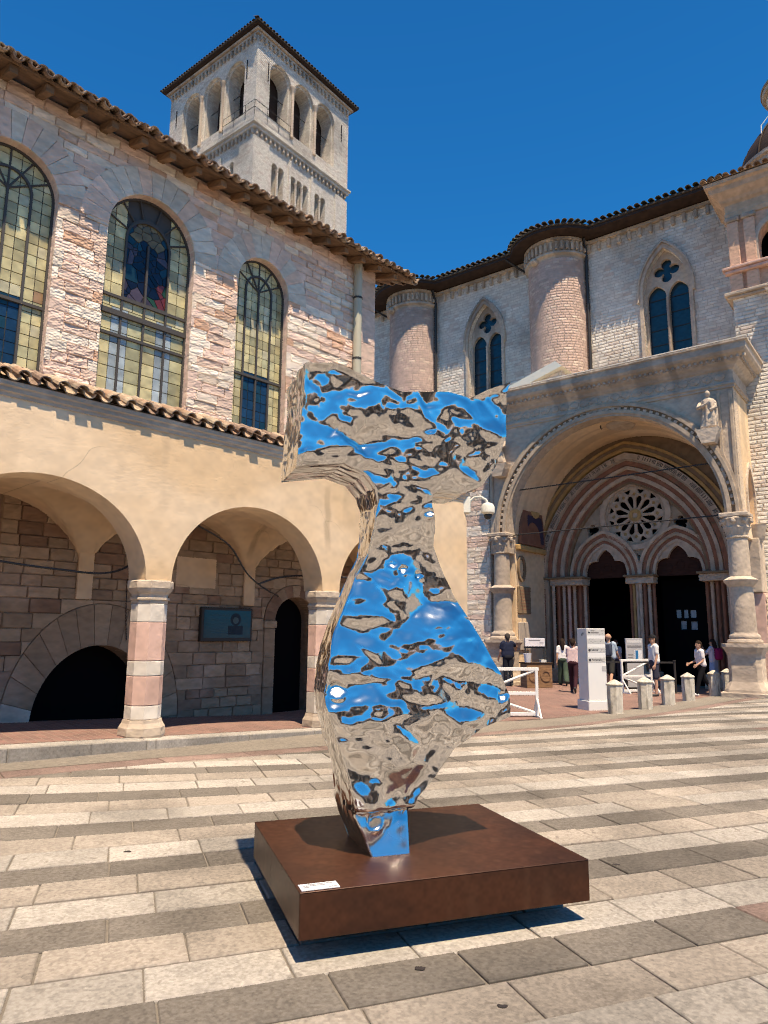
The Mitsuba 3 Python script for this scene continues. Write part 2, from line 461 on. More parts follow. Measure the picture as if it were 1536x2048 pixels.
def drape(poly_xy, top, depth, bevel=.006):
    """paving slab: convex polygon on the ground with bevelled top edge"""
    p = np.asarray(sg.polygon.orient(poly_xy).exterior.coords)[:-1]
    c = p.mean(0)
    inner = np.asarray(sg.polygon.orient(poly_xy.buffer(-bevel, join_style=2)).exterior.coords)[:-1] if poly_xy.buffer(-bevel, join_style=2).geom_type == 'Polygon' and not poly_xy.buffer(-bevel, join_style=2).is_empty else c + (p - c) * .97
    if len(inner) != len(p): inner = c + (p - c) * .975
    else:
        k = int(np.argmin(np.linalg.norm(inner - p[0], axis=1))); inner = np.roll(inner, -k, axis=0)
    n = len(p)
    z = gz(p[:, 0], p[:, 1]) + top; zi = gz(inner[:, 0], inner[:, 1]) + top
    v = np.vstack([np.c_[p, z - depth], np.c_[p, z - bevel], np.c_[inner, zi]])
    f = []
    for i in range(n):
        j = (i + 1) % n
        f += [[i, j, n + j], [i, n + j, n + i], [n + i, n + j, 2 * n + j], [n + i, 2 * n + j, 2 * n + i]]
    for i in range(1, n - 1): f.append([2 * n, 2 * n + i, 2 * n + i + 1])
    return v, np.array(f)


labels['stone_plaza'] = {'kind': 'structure', 'label': 'square paved in stripes of grey, pale and tan stone slabs'}
_slabs = []
ROW = .35
cam_f = np.array([0, 1.0])
for k in range(-74, 62):
    w0 = 3.27 + k * ROW; kind = k % 3      # grey, light, tan
    r = np.random.default_rng(1000 + k)
    s = -34 + r.uniform(0, .6)
    jit = r.uniform(-.015, .015)
    while s < 34:
        L = r.uniform(.56, .82)
        q = sg.Polygon([E1 * (s + .006) + E2 * (w0 + .004 + jit), E1 * (s + L - .006) + E2 * (w0 + .004 + jit), E1 * (s + L - .006) + E2 * (w0 + ROW - .004 + jit), E1 * (s + .006) + E2 * (w0 + ROW - .004 + jit)])
        q = sg.Polygon(np.array(q.exterior.coords)[:-1] + r.uniform(-.004, .004, (4, 2)))
        c = np.array(q.centroid.coords[0]); s += L
        if not FIELD.intersects(q): continue
        if not FIELD.contains(q):
            q = q.intersection(FIELD)
            if q.geom_type != 'Polygon' or q.area < .01: continue
        if q.convex_hull.area > q.area * 1.02: q = q.convex_hull.intersection(FIELD).convex_hull
        px = 768 + 1400 * c[0] / max(c[1], .01)
        inview = c[1] > 2.3 and -160 < px < 1700
        size = q.area / max(c[1], .1) ** 3
        tk = kind if r.random() > .05 else (3 if kind == 1 else (1 if kind == 2 else 0))
        if kind == 0 and r.random() < .003: tk = 4
        _slabs.append((size if inview else 0, q, (tk + .01, r.random()), r.uniform(-.0025, .0025)))
_slabs.sort(key=lambda x: -x[0])
for _, q, t, dz in _slabs[:300]:
    add('stone_plaza__paving_slab', drape(q, dz, .03), 'm_pave', tint=t)
_rest, _uv = [], []
for _, q, t, dz in _slabs[300:]:
    m = drape(q, dz, .02); _rest.append(m); _uv.append(np.tile(np.array(t), (len(m[0]), 1)))
add('stone_plaza__far_paving', cat(*_rest), 'm_pave', uv=np.vstack(_uv))
labels['stone_plaza__far_paving'] = {'kind': 'stuff', 'label': 'remaining striped paving farther off'}


def ground_strip(poly, top, step=.5):
    """thin sheet over the ground covering a polygon"""
    x0, y0, x1, y1 = poly.bounds; out = []
    for gx in np.arange(math.floor(x0), x1, 2.0):
        for gy in np.arange(math.floor(y0), y1, 2.0):
            c = poly.intersection(sg.box(gx, gy, gx + 2, gy + 2))
            for g in getattr(c, 'geoms', [c]):
                if g.geom_type != 'Polygon' or g.area < 1e-4: continue
                v, f = trimesh.creation.triangulate_polygon(g, engine='earcut')
                out.append((np.c_[v, gz(v[:, 0], v[:, 1]) + top], f))
    return cat(*out)


def fA(u, t): return FA(np.array([[u, t, 0.0]]))[0, :2]
def fB(u, t): return FB(np.array([[u, t, 0.0]]))[0, :2]


PLAT = -.24                                          # front edge of the portico platform, before the wall face
_plat_line = np.array([fA(u, PLAT) for u in (-24, 0, 12.9)])
band = sg.Polygon(np.vstack([RED, RED_FAR[::-1]]))
_bs = []
for i in range(len(RED) - 1):
    a, b = RED[i], RED[i + 1]; L = np.linalg.norm(b - a); n_ = max(1, int(L / 1.0))
    for j in range(n_):
        p0, p1 = a + (b - a) * j / n_, a + (b - a) * (j + 1) / n_; g = (b - a) / L * .006; o = np.array([-.20, .27])
        _bs.append(sg.Polygon([p0 + g, p1 - g, p1 - g + o, p0 + g + o]))
labels['border_band'] = {'kind': 'structure', 'label': 'reddish stone band between the striped square and the smooth grey paving'}
for q in _bs:
    if q.centroid.y > 3 and q.centroid.y < 24: add('border_band__border_stone', drape(q, 0.0, .03), 'm_pave', tint=(4.01, rng.random()))
BRICK = np.array([(-1.5, 16.2), (1.2, 14.6), (2.5, 14.75), (3.7, 15.35), (5.1, 16.35), (6.5, 17.6), (8.6, 19.9), (10.5, 22.0)])
pave_poly = sg.Polygon(np.vstack([RED_FAR[1:13], [(16, 25)], BRICK[::-1], [fA(12.9, PLAT)], [fA(0, PLAT)], [fA(-9, PLAT)]])).buffer(0)
add('pavement', ground_strip(pave_poly, -.004), 'm_ground')
labels['pavement'] = {'kind': 'structure', 'label': 'smooth grey pavement strip along the arcade and the bollards'}
_bp = sg.Polygon(np.vstack([BRICK, [fB(-4.3, .3)], [fB(-4.3, 3.4)], [fB(-16, 3.4)], [fA(13.0, 3.0)], [fA(12.9, PLAT)]])).buffer(0)
add('brick_forecourt', ground_strip(_bp, 0.0), 'm_brick_floor')
labels['brick_forecourt'] = {'kind': 'structure', 'label': 'red brick paving before the church porch'}

# ---------------------------------------------------------------- pedestal and mirror sculpture
ped = thing('pedestal', 'low square rust brown steel plinth with castors under the mirror sculpture', 'pedestal')
PW0, PW1, PD0, PD1 = -.635, 1.085, -.455, .945       # in the frame FP
ZT, ZB = .343, .118
add(ped + '__top_plate', block(PW0, PW1, PD0, PD1, ZT - .006, ZT, .002), 'm_corten', FP)
add(ped + '__front_panel', block(PW0 + .004, PW1, PD0 + .002, PD0 + .010, ZB, ZT - .0065, .002), 'm_corten', FP)
add(ped + '__rear_panel', block(PW0 + .004, PW1, PD1 - .008, PD1 - .002, ZB, ZT - .0065, .002), 'm_corten', FP)
_m = PD0 + .55 * (PD1 - PD0)
add(ped + '__side_panel', block(PW0 + .001, PW0 + .008, PD0 + .0105, _m - .001, ZB, ZT - .0065, .002), 'm_corten', FP)
add(ped + '__side_panel', block(PW0 + .001, PW0 + .008, _m + .001, PD1 - .0085, ZB, ZT - .0065, .002), 'm_corten', FP)
add(ped + '__side_panel', block(PW1 - .008, PW1 - .001, PD0 + .0105, PD1 - .0085, ZB, ZT - .0065, .002), 'm_corten', FP)
add(ped + '__base_frame', block(PW0 + .05, PW1 - .05, PD0 + .05, PD1 - .05, ZB + .004, ZB + .03, .004), 'm_iron', FP)
for sx in (PW0 + .18, (PW0 + PW1) / 2, PW1 - .18):
    for sy in (PD0 + .34, PD1 - .3):
        c = add(ped + '__castor', cat(box(sx - .035, sx + .035, sy - .04, sy + .04, .10, .122), box(sx - .028, sx - .022, sy - .025, sy + .025, .03, .10), box(sx + .022, sx + .028, sy - .025, sy + .025, .03, .10)), 'm_iron', FP)
        w = lathe([(.002, -.02), (.042, -.02), (.048, -.012), (.048, .012), (.042, .02), (.002, .02)], 16)
        add(c + '__wheel', (np.stack([w[0][:, 2] + sx, w[0][:, 0] + sy, w[0][:, 1] + .049], 1), w[1]), 'm_iron', FP, smooth=40)
plq = thing('plaque', 'small white label card with lines of print on the near left corner of the plinth', 'sign')
add(plq + '__card', block(PW0 + .012, PW0 + .215, PD0 + .012, PD0 + .10, ZT + .001, ZT + .006, .001), 'm_paint', FP, color=(.62, .63, .65))
for i, (x0, x1) in enumerate([(.05, .19), (.03, .15), (.03, .06), (.16, .20)]):
    yy = PD0 + .085 - .018 * i if i < 3 else PD0 + .03
    add(plq + '__print_line', box(PW0 + x0, PW0 + x1, yy - .006, yy, ZT + .0062, ZT + .0068), 'm_paint', FP, color=(.10, .10, .12))

OUT = np.array([(-.641, 3.319), (-.455, 3.345), (-.286, 3.307), (-.131, 3.249), (.027, 3.215), (.2, 3.235), (.354, 3.25), (.523, 3.229), (.659, 3.308), (.825, 3.377), (.80, 3.29), (.815, 3.22), (.81, 3.0), (.746, 2.78), (.64, 2.625),
                (.516, 2.57), (.34, 2.575), (.285, 2.54), (.278, 2.469), (.305, 2.37), (.313, 2.205), (.356, 2.102), (.472, 1.885), (.632, 1.628), (.774, 1.371), (.827, 1.243), (.824, 1.11), (.623, 1.045), (.428, .931), (.342, .83),
                (.274, .745), (.191, .663), (.142, .58), (.127, ZT), (-.111, ZT), (-.169, .491), (-.214, .633), (-.273, .834), (-.332, .979), (-.388, 1.153), (-.413, 1.283), (-.395, 1.444), (-.366, 1.562), (-.307, 1.743), (-.204, 1.992),
                (-.14, 2.12), (-.115, 2.28), (-.087, 2.444), (-.112, 2.556), (-.191, 2.648), (-.342, 2.70), (-.568, 2.66), (-.645, 2.645), (-.648, 2.82), (-.63, 3.146)])


def sculpture():
    TH = .40
    P = sg.Polygon(OUT)
    cs = m3.CrossSection([np.array(sg.polygon.orient(P).exterior.coords)[:-1]])
    m = m3.Manifold.extrude(cs, TH).refine_to_length(.014)
    q = m.to_mesh(); v = np.array(q.vert_properties[:, :3]); f = np.array(q.tri_verts)
    x, z, y = v[:, 0].copy(), v[:, 1].copy(), v[:, 2].copy()      # y: depth 0..TH
    # distance of every vertex to the silhouette
    bd = P.exterior
    import shapely
    dist = shapely.distance(shapely.points(x, z), bd)
    front, back = y < 1e-4, y > TH - 1e-4
    side = ~(front | back) | (dist < 1e-4)
    # crumpled sheet: random flat facets meeting in soft creases, with finer dents
    from scipy.interpolate import LinearNDInterpolator
    rg = np.random.default_rng(12)

    def crumple(n, amp, soft, sx, sz):
        pts = np.stack([rg.uniform(-1.1, 1.3, n), rg.uniform(.0, 3.8, n)], 1)
        for _ in range(2):          # even the points out a little
            d = np.linalg.norm(pts[:, None] - pts[None], axis=2) + np.eye(n) * 9; k = d.argmin(1)
            pts += .25 * (pts - pts[k])
        fn = LinearNDInterpolator(pts * [sx, sz], rg.uniform(-1, 1, n) * amp, fill_value=0)
        out = 0
        for a in np.arange(8) * math.pi / 4: out = out + fn((x + soft * math.cos(a)) * sx, (z + soft * math.sin(a)) * sz)
        return out / 8

    big, mid_ = crumple(250, .036, .010, 1.0, 1.35), crumple(1100, .0125, .005, 1.0, 1.25)
    tiny = crumple(2600, .0052, .003, 1.0, 1.2)
    dent = .006 * meshkit.fbm(np.stack([x * 9, z * 13, x * 0 + 3], 1), 3, 4)
    swirl = .022 * meshkit.noise(np.stack([x * 4 + 2 * z, z * 5.5 - x, x * 0 + 1], 1), 9)
    h = big + mid_ + tiny + dent + .7 * swirl - .012
    calm = sstep(.36, .52, z)          # the foot is flat
    edge = .45 + .55 * sstep(0, .04, dist)
    dy = h * calm * edge
    lean = .34 * np.clip(z - ZT, 0, .225) * (1 - sstep(.565, .61, z)) - .03 - .03 * sstep(.6, 1.2, z) * (1 - sstep(1.9, 2.4, z)) * sstep(0, .25, dist)
    lean = lean - .17 * np.clip(z - 2.52, 0, 1) + .085 * sstep(1.15, 2.0, z) - .085 * sstep(1.95, 2.5, z)
    # small flat dents turned so that they flash the sun back to where the viewer stands
    sun = np.array(SUN)
    for gx_, gz_, gr in ((-.075, .515, .045), (-.335, 1.285, .050), (.262, 2.40, .030), (.775, 1.225, .030), (.10, 2.03, .028), (.22, 2.0, .026), (.03, 2.06, .022)):
        pw = FP(np.array([[gx_, 0, gz_]]))[0]; to = np.array([0, 0, EYE]) - pw; hv = to / np.linalg.norm(to) + sun
        n_ = np.array([hv @ FP.ex, hv @ FP.ey, hv[2]]); fx, fz = n_[0] / -n_[1], n_[2] / -n_[1]
        rr = np.hypot(x - gx_, z - gz_); wgt = 1 - sstep(gr * .75, gr * 1.3, rr)
        d0 = dy[np.argmin(np.where(front, rr, 9))] + lean[np.argmin(np.where(front, rr, 9))]
        pl = d0 + fx * (x - gx_) + fz * (z - gz_) + rr ** 2 / (2 * .7) + .002 * meshkit.noise(np.stack([x * 40, z * 40, x * 0], 1), 3)
        lean = np.where(front, lean * (1 - wgt), lean); dy = np.where(front, dy * (1 - wgt) + pl * wgt, dy)
    y2 = np.where(front, y + dy + lean, np.where(back, y - dy, y))
    mid = (~front) & (~back)
    thz = .26 + .19 * (1 - sstep(.5, 1.0, z)) + .14 * sstep(2.15, 2.6, z)
    y = np.where(front, y, y / TH * thz); y2 = np.where(back, y - dy, y2); TH = thz
    y2 = np.where(mid, y + (dy + lean) * (1 - y / TH) * 1 - dy * (y / TH), y2)
    # wrinkles of the sides, running up and down
    hs = meshkit.fbm(np.stack([x * 2, z * 5, y * 16], 1), 3, 8) - .5
    gx = np.zeros_like(x); gzv = np.zeros_like(x)
    tm = trimesh.Trimesh(v, f, process=False); nrm = tm.vertex_normals
    amp = np.where(mid, .05, 0) * calm
    x2 = x + nrm[:, 0] * hs * amp; z2 = z + nrm[:, 1] * hs * amp
    out = np.stack([x2, y2, z2], 1)
    # (x, z, y) -> (x, y, z) swaps handedness
    kk = 1 - .030 * sstep(2.35, 2.9, z)
    out[:, 0] *= kk; out[:, 2] = np.where(z > 2.3, EYE + (out[:, 2] - EYE) * kk, out[:, 2])
    return out, f[:, ::-1]


sc = thing('mirror_sculpture', 'tall T-shaped sculpture of crumpled mirror polished steel standing on the brown plinth', 'sculpture')
_sv, _sf = sculpture()
_low = _sv[_sf][:, :, 2].max(1) < .572
add(sc + '__body', (_sv, _sf[~_low]), 'm_mirror', FP, smooth=38)
add(sc + '__foot', (_sv, _sf[_low]), 'm_mirror_foot', FP, smooth=38)

# ---------------------------------------------------------------- arcade building on the left
AB = thing('arcade_building', 'long stone building on the left, plastered arcade below and tall arched windows above', 'building')
U0, U1 = -16.0, 12.35                      # extent along the wall
ZS, HW, RISE = 2.33, 1.455, 1.27           # arch springing, half width, rise
COLS = [5.05 + 3.31 * k for k in range(-6, 2)]
ARCH = [5.05 - 1.655 + 3.31 * k for k in range(-5, 3)]
poly = rect(U0, U1, ZS, 4.50).union(rect(11.72, U1, -.4, ZS + .01))
for c in ARCH: poly = poly.difference(arch_poly(c, ZS, HW, RISE, ZS - 1, 40))
add(AB + '__plaster_wall', extrude(poly, 0, .50), 'm_plaster', FA)
add(AB + '__end_wall', box(U1 - .25, U1, .505, 3.0, -.3, 4.5), 'm_plaster', FA)


def kerb_z(u): return .27 - .05 * (np.clip(u, -2, 9) - 3.15)


# portico floor and kerb
us = np.linspace(-16, 12.9, 60)
v = np.vstack([np.stack([us, np.full(60, .10), kerb_z(us) + .002], 1), np.stack([us, np.full(60, 2.6), kerb_z(us) + .002], 1)])
i = np.arange(59)
add('portico_floor', (FA(v), np.vstack([np.stack([i, i + 1, i + 61], 1), np.stack([i, i + 61, i + 60], 1)])), 'm_brick_floor')
labels['portico_floor'] = {'kind': 'structure', 'label': 'red brick floor of the arcade walk'}
labels['kerb'] = {'kind': 'structure', 'label': 'pale stone kerb along the arcade'}
u = -16.0; r = np.random.default_rng(5)
while u < 12.8:
    L = r.uniform(1.1, 1.9); z = float(kerb_z(u + L / 2))
    m = block(u + .004, min(u + L, 12.85) - .004, PLAT, .10, -.25, z, .012)
    m[0][:, 2] += np.where(m[0][:, 2] > -.1, kerb_z(m[0][:, 0]) - z, 0)
    add('kerb__kerb_stone', m, 'm_pave', FA, tint=(1.01 if r.random() < .7 else 3.01, r.random()))
    u += L


# columns
def octa(cx, cy, prof, ch=.30):
    """square shaft with cut corners turned as a profile [(half width, z)]"""
    vs = []
    for hw, z in prof:
        c = hw * ch * 2 * .5
        vs.append([[cx + a, cy + b, z] for a, b in ((hw, -hw + c), (hw, hw - c), (hw - c, hw), (-hw + c, hw), (-hw, hw - c), (-hw, -hw + c), (-hw + c, -hw), (hw - c, -hw))])
    v = np.array(vs).reshape(-1, 3); n = len(prof); f = []
    for k in range(n - 1):
        for i in range(8):
            j = (i + 1) % 8
            f.append([k * 8 + i, k * 8 + j, k * 8 + 8 + j, k * 8 + 8 + i])
    f = np.array(f); t = []
    for i in range(1, 7): t += [[0, i + 1, i], [(n - 1) * 8, (n - 1) * 8 + i, (n - 1) * 8 + i + 1]]
    return v, np.vstack([f[:, [0, 1, 2]], f[:, [0, 2, 3]], np.array(t)])


CT = .22
for cu in COLS:
    zb = float(kerb_z(cu)); base = key_for(AB + '__column'); r = np.random.default_rng(int(300 + cu * 10))
    add(base + '__base', octa(cu, CT, [(.27, zb - .05), (.29, zb + .03), (.285, zb + .13), (.25, zb + .19), (.238, zb + .235)], .55), 'm_carved', FA)
    lev = [zb + .237, .60, 1.0, 1.205, 1.74, 2.0]
    for k in range(5):
        add(base + '__shaft_block', octa(cu, CT, [(.222, lev[k] + .003), (.226, lev[k] + .012), (.226, lev[k + 1] - .012), (.222, lev[k + 1] - .003)], .55), 'm_marble', FA, tint=((5 if k % 2 else 7) + .01, r.random()))
    add(base + '__capital', octa(cu, CT, [(.225, 2.002), (.225, 2.05), (.245, 2.055), (.245, 2.085), (.222, 2.09), (.225, 2.13), (.255, 2.165), (.275, 2.205), (.275, 2.215), (.285, 2.22), (.285, 2.31), (.27, 2.327)], .5), 'm_carved', FA)

# groin vaults behind the arches
for c in ARCH:
    g1 = np.linspace(c - 1.655, c + 1.655, 41); g2 = np.linspace(.505, 2.5, 25)
    Xg, Tg = np.meshgrid(g1, g2, indexing='ij')
    zu = ZS + 1.42 * np.sqrt(np.clip(1 - ((Xg - c) / 1.655) ** 2, 0, 1)); zt = ZS + 1.42 * np.sqrt(np.clip(1 - ((Tg - 1.5) / 1.0) ** 2, 0, 1))
    Zg = np.maximum(zu, zt) - .03
    ii = np.arange(Xg.size).reshape(Xg.shape)
    q = np.stack([ii[:-1, :-1], ii[:-1, 1:], ii[1:, 1:], ii[1:, :-1]], -1).reshape(-1, 4)
    add(AB + '__vault', (np.stack([Xg, Tg, Zg], -1).reshape(-1, 3), q), 'm_plaster', FA, smooth=35)

# back wall of the arcade walk
TB = 2.5
CEL = (5.42, .12, 1.05, 1.25)           # cellar arch: centre, springing, half width, rise
cel = arch_poly(*CEL, -.5); cel_ring = arch_poly(CEL[0], CEL[1], 1.52, 1.95, -.5)
dr_o = arch_poly(9.62, 1.84, .55, .50, -.5); dr_ring = arch_poly(9.62, 1.84, .84, .76, -.5)
patch = rect(6.75, 7.6, 2.42, 2.98)
bw = rect(U0, 12.1, -.4, 3.75).difference(cel).difference(dr_o)
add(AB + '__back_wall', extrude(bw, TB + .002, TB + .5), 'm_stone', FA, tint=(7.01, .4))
add(AB + '__back_wall__plaster_patch', extrude(patch, TB - .028, TB), 'm_plaster', FA)
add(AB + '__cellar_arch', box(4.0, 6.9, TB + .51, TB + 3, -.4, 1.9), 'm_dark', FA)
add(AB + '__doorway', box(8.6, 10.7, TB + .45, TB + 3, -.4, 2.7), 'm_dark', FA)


def ring_stones(base, cx, zs, ri, hi, ro, ho, t, n, a0, a1, mat, tints, proud=.02, dep=.3, r=None):
    """voussoirs between two elliptical arcs"""
    e = np.linspace(a0, a1, n + 1)
    for k in range(n):
        g = .35
        th = np.radians(np.linspace(e[k] + g * .6, e[k + 1] - g * .6, 4))
        p = np.vstack([np.stack([cx + ri * np.cos(th), zs + hi * np.sin(th)], 1), np.stack([cx + ro * np.cos(th[::-1]), zs + ho * np.sin(th[::-1])], 1)])
        add(base, extrude(sg.Polygon(p), t - proud - r.uniform(0, .006), t + dep), mat, FA, tint=(tints[r.integers(len(tints))] + .01, r.random()))


r = np.random.default_rng(21)
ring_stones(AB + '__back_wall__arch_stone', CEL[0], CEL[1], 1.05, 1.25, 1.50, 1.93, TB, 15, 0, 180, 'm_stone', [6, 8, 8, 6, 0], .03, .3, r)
ring_stones(AB + '__back_wall__door_stone', 9.62, 1.84, .55, .50, .82, .74, TB, 11, 0, 180, 'm_stone', [6, 8, 9], .03, .3, r)
for s in (-1, 1):
    for z0, z1 in ((-.1, .5), (.505, 1.1), (1.105, 1.68)):
        x0 = 9.62 + s * .55; x1 = 9.62 + s * .82
        add(AB + '__back_wall__jamb_stone', block(min(x0, x1), max(x0, x1), TB - .05, TB + .3, z0, z1, .012), 'm_stone', FA, tint=(6.01, r.random()))
    add(AB + '__back_wall__impost', block(min(9.62 + s * .53, 9.62 + s * .86), max(9.62 + s * .53, 9.62 + s * .86), TB - .09, TB + .3, 1.685, 1.835, .02), 'm_stone', FA, tint=(8.01, .5))


def courses(u0, u1, z0, z1, rowh, lens, avoid, t, base, pal, proud, limit, r, nx=2, rough=.006, clipper=None):
    """courses of rough stones on a wall, leaving out polygons; past the limit they are joined"""
    z = z0; done = 0; rest = []
    while z < z1 - .05:
        h = min(rowh * r.uniform(.8, 1.2), z1 - z); u = u0 - r.uniform(0, .2)
        while u < u1:
            L = r.uniform(*lens); a, b_ = max(u, u0), min(u + L, u1); u += L
            if b_ - a < .06: continue
            q = sg.box(a + .003, z + .003, b_ - .003, z + h - .003)
            c = q.difference(avoid)
            for g in getattr(c, 'geoms', [c]):
                if g.area < .004 or g.geom_type != 'Polygon': continue
                tin = (pal[r.integers(len(pal))] + .01, r.random())
                if g.area > q.area * .999:
                    m = stone(a + .003, b_ - .003, z + .003, z + h - .003, t, proud * r.uniform(.6, 1.3), .012, max(nx, int((b_ - a) / .13)), 2, rough)
                else:
                    m = extrude(g, t - proud * r.uniform(.6, 1.1), t)
                if done < limit: add(base, m, 'm_stone', FA, tint=tin); done += 1
                else: rest.append((m, tin))
        z += h
    return rest


avoid = so.unary_union([cel_ring, dr_ring, patch])
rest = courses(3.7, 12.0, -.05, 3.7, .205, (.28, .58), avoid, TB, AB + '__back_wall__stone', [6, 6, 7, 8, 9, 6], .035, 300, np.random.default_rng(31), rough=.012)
if rest:
    add(AB + '__more_inner_stones', cat(*[m for m, _ in rest]), 'm_stone', FA, uv=np.vstack([np.tile(np.array(t), (len(m[0]), 1)) for m, t in rest]))
    labels[AB + '__more_inner_stones'] = {'kind': 'stuff', 'label': 'remaining stones of the wall inside the arcade'}
for c in ARCH[3:]: add(AB + '__vault_pilaster', block(c + 1.655 - .13, c + 1.655 + .13, TB - .09, TB - .035, 2.12, 3.0, .01), 'm_plaster', FA)

# cornice and tiled lean-to roof above the arcade
CP = [(.0, 4.50), (.02, 4.50), (.02, 4.54), (.045, 4.56), (.045, 4.61), (.07, 4.63), (.07, 4.69), (.0, 4.69)]
cp = np.array(CP)
def moulding(prof, u0, u1, back=.5):
    """profile [(projection, z)] swept along the wall"""
    p = np.array(prof); n = len(p)
    v = np.vstack([np.stack([np.full(n, u), -p[:, 0], p[:, 1]], 1) for u in (u0, u1)])
    f = np.array([[i, (i + 1) % n, n + (i + 1) % n, n + i] for i in range(n)])
    caps = [[0, i + 1, i] for i in range(1, n - 1)] + [[n, n + i, n + i + 1] for i in range(1, n - 1)]
    return v, np.vstack([f[:, [0, 1, 2]], f[:, [0, 2, 3]], np.array(caps)])


add(AB + '__cornice', moulding(CP, U0, U1 + .05), 'm_carved', FA)
ROOF = np.array([0, -.78, -.30]); ROOF /= np.linalg.norm(ROOF); RUP = np.array([0, -.36, .93])
add(AB + '__lean_to_roof', (np.array([[U0, -.10, 4.70], [U1 + .1, -.10, 4.70], [U1 + .1, .62, 4.98], [U0, .62, 4.98]]), np.array([[0, 1, 2, 3]])), 'm_timber', FA, tint=(0.01, .5))
r = np.random.default_rng(41)
for u in np.arange(-9.0, U1 + .05, .235):
    if u < 1.6: continue
    for base, du, cov in (('__roof_tile', 0, True), ('__channel_tile', .1175, False)):
        a = np.array([u + du, .28, 4.90]); j = r.normal(0, .008, 3)
        p1 = np.array([u + du, -.135 + (0 if cov else .02) + r.normal(0, .012), 4.715 + (.045 if cov else .05)]) + j
        p0 = np.array([u + du, .30, 4.925 + (.045 if cov else .05)]) + j
        add(AB + base, half_tile(p0, p1, [1, 0, 0], RUP, .070, .084 if cov else .088, .016, cov), 'm_tile', FA, tint=(r.integers(0, 3) + .01, r.random()))
        if cov: pass
rest = [half_tile([u + du, .70, 5.10], [u + du, .22, 4.90], [1, 0, 0], RUP, .08, .095, .018, cov, 5) for u in np.arange(-9, U1, .235) for du, cov in ((0, True), (.1175, False))]
add(AB + '__upper_tiles', cat(*rest), 'm_tile', FA, tint=(1.01, .5)); labels[AB + '__upper_tiles'] = {'kind': 'stuff', 'label': 'tiles higher up the lean-to roof'}

# upper wall
TU, UC = .50, 9.87
WIN = [(2.77, .625, 7.64, .62), (4.865, .735, 7.66, .75), (7.02, .56, 7.68, .58), (-.6, .575, 7.68, .6), (-4.2, .575, 7.68, .6), (-8, .575, 7.68, .6)]  # centre, half width, springing, rise
opens = [arch_poly(c, zs, hw, rs, 4.9) for c, hw, zs, rs in WIN]
allw = so.unary_union(opens)
uw = rect(U0, UC - .001, 4.6, 9.16).difference(allw)
add(AB + '__upper_wall', extrude(uw, TU + .004, TU + .62), 'm_stone', FA, tint=(1.01, .1))
rings = so.unary_union([arch_poly(c, zs, hw + .42, rs + .44, zs).difference(arch_poly(c, zs, hw, rs, 4.9)) for c, hw, zs, rs in WIN[:3]])
av = so.unary_union([allw, rings, rect(UC - .44, UC + 1, 4, 9.2)])
r = np.random.default_rng(51)
for c, hw, zs, rs in WIN[:3]:
    ring_stones(AB + '__upper_wall__voussoir', c, zs, hw, rs, hw + .42, rs + .44, TU, 15 if hw > .6 else 13, 0, 180, 'm_stone', [5, 5, 1, 1, 5, 2], .028, .26, r)
rest = courses(1.3, UC - .44, 5.0, 9.14, 0.150, (.22, .52), av, TU, AB + '__upper_wall__stone', [0, 0, 1, 1, 2, 3, 1, 0, 3, 1, 0, 1, 2, 0, 1, 4], .024, 300, r, rough=.009)
if rest:
    add(AB + '__upper_wall__more_stones', cat(*[m for m, _ in rest]), 'm_stone', FA, uv=np.vstack([np.tile(np.array(t), (len(m[0]), 1)) for m, t in rest]))
    labels[AB + '__upper_wall__more_stones'] = {'kind': 'stuff', 'label': 'remaining rough stones of the upper wall'}
z = 4.98
while z < 9.1:
    h = r.uniform(.5, .8); add(AB + '__corner_quoin', block(UC - .435, UC, TU - .03, TU + .6, z, min(z + h, 9.14) - .006, .008), 'm_stone', FA, tint=(1.01 if r.random() < .7 else 2.01, r.random())); z += h
rest = courses(U0, 1.3, 5.0, 9.14, .3, (.5, 1.1), av, TU, AB + '__upper_wall__stone', [0, 1, 2, 3], .02, 0, r)
add(AB + '__outer_stones', cat(*[m for m, _ in rest]), 'm_stone', FA, tint=(1.01, .5)); labels[AB + '__outer_stones'] = {'kind': 'stuff', 'label': 'stones of the wall farther left'}

# windows: leaded panes between iron bars
TW = TU + .16


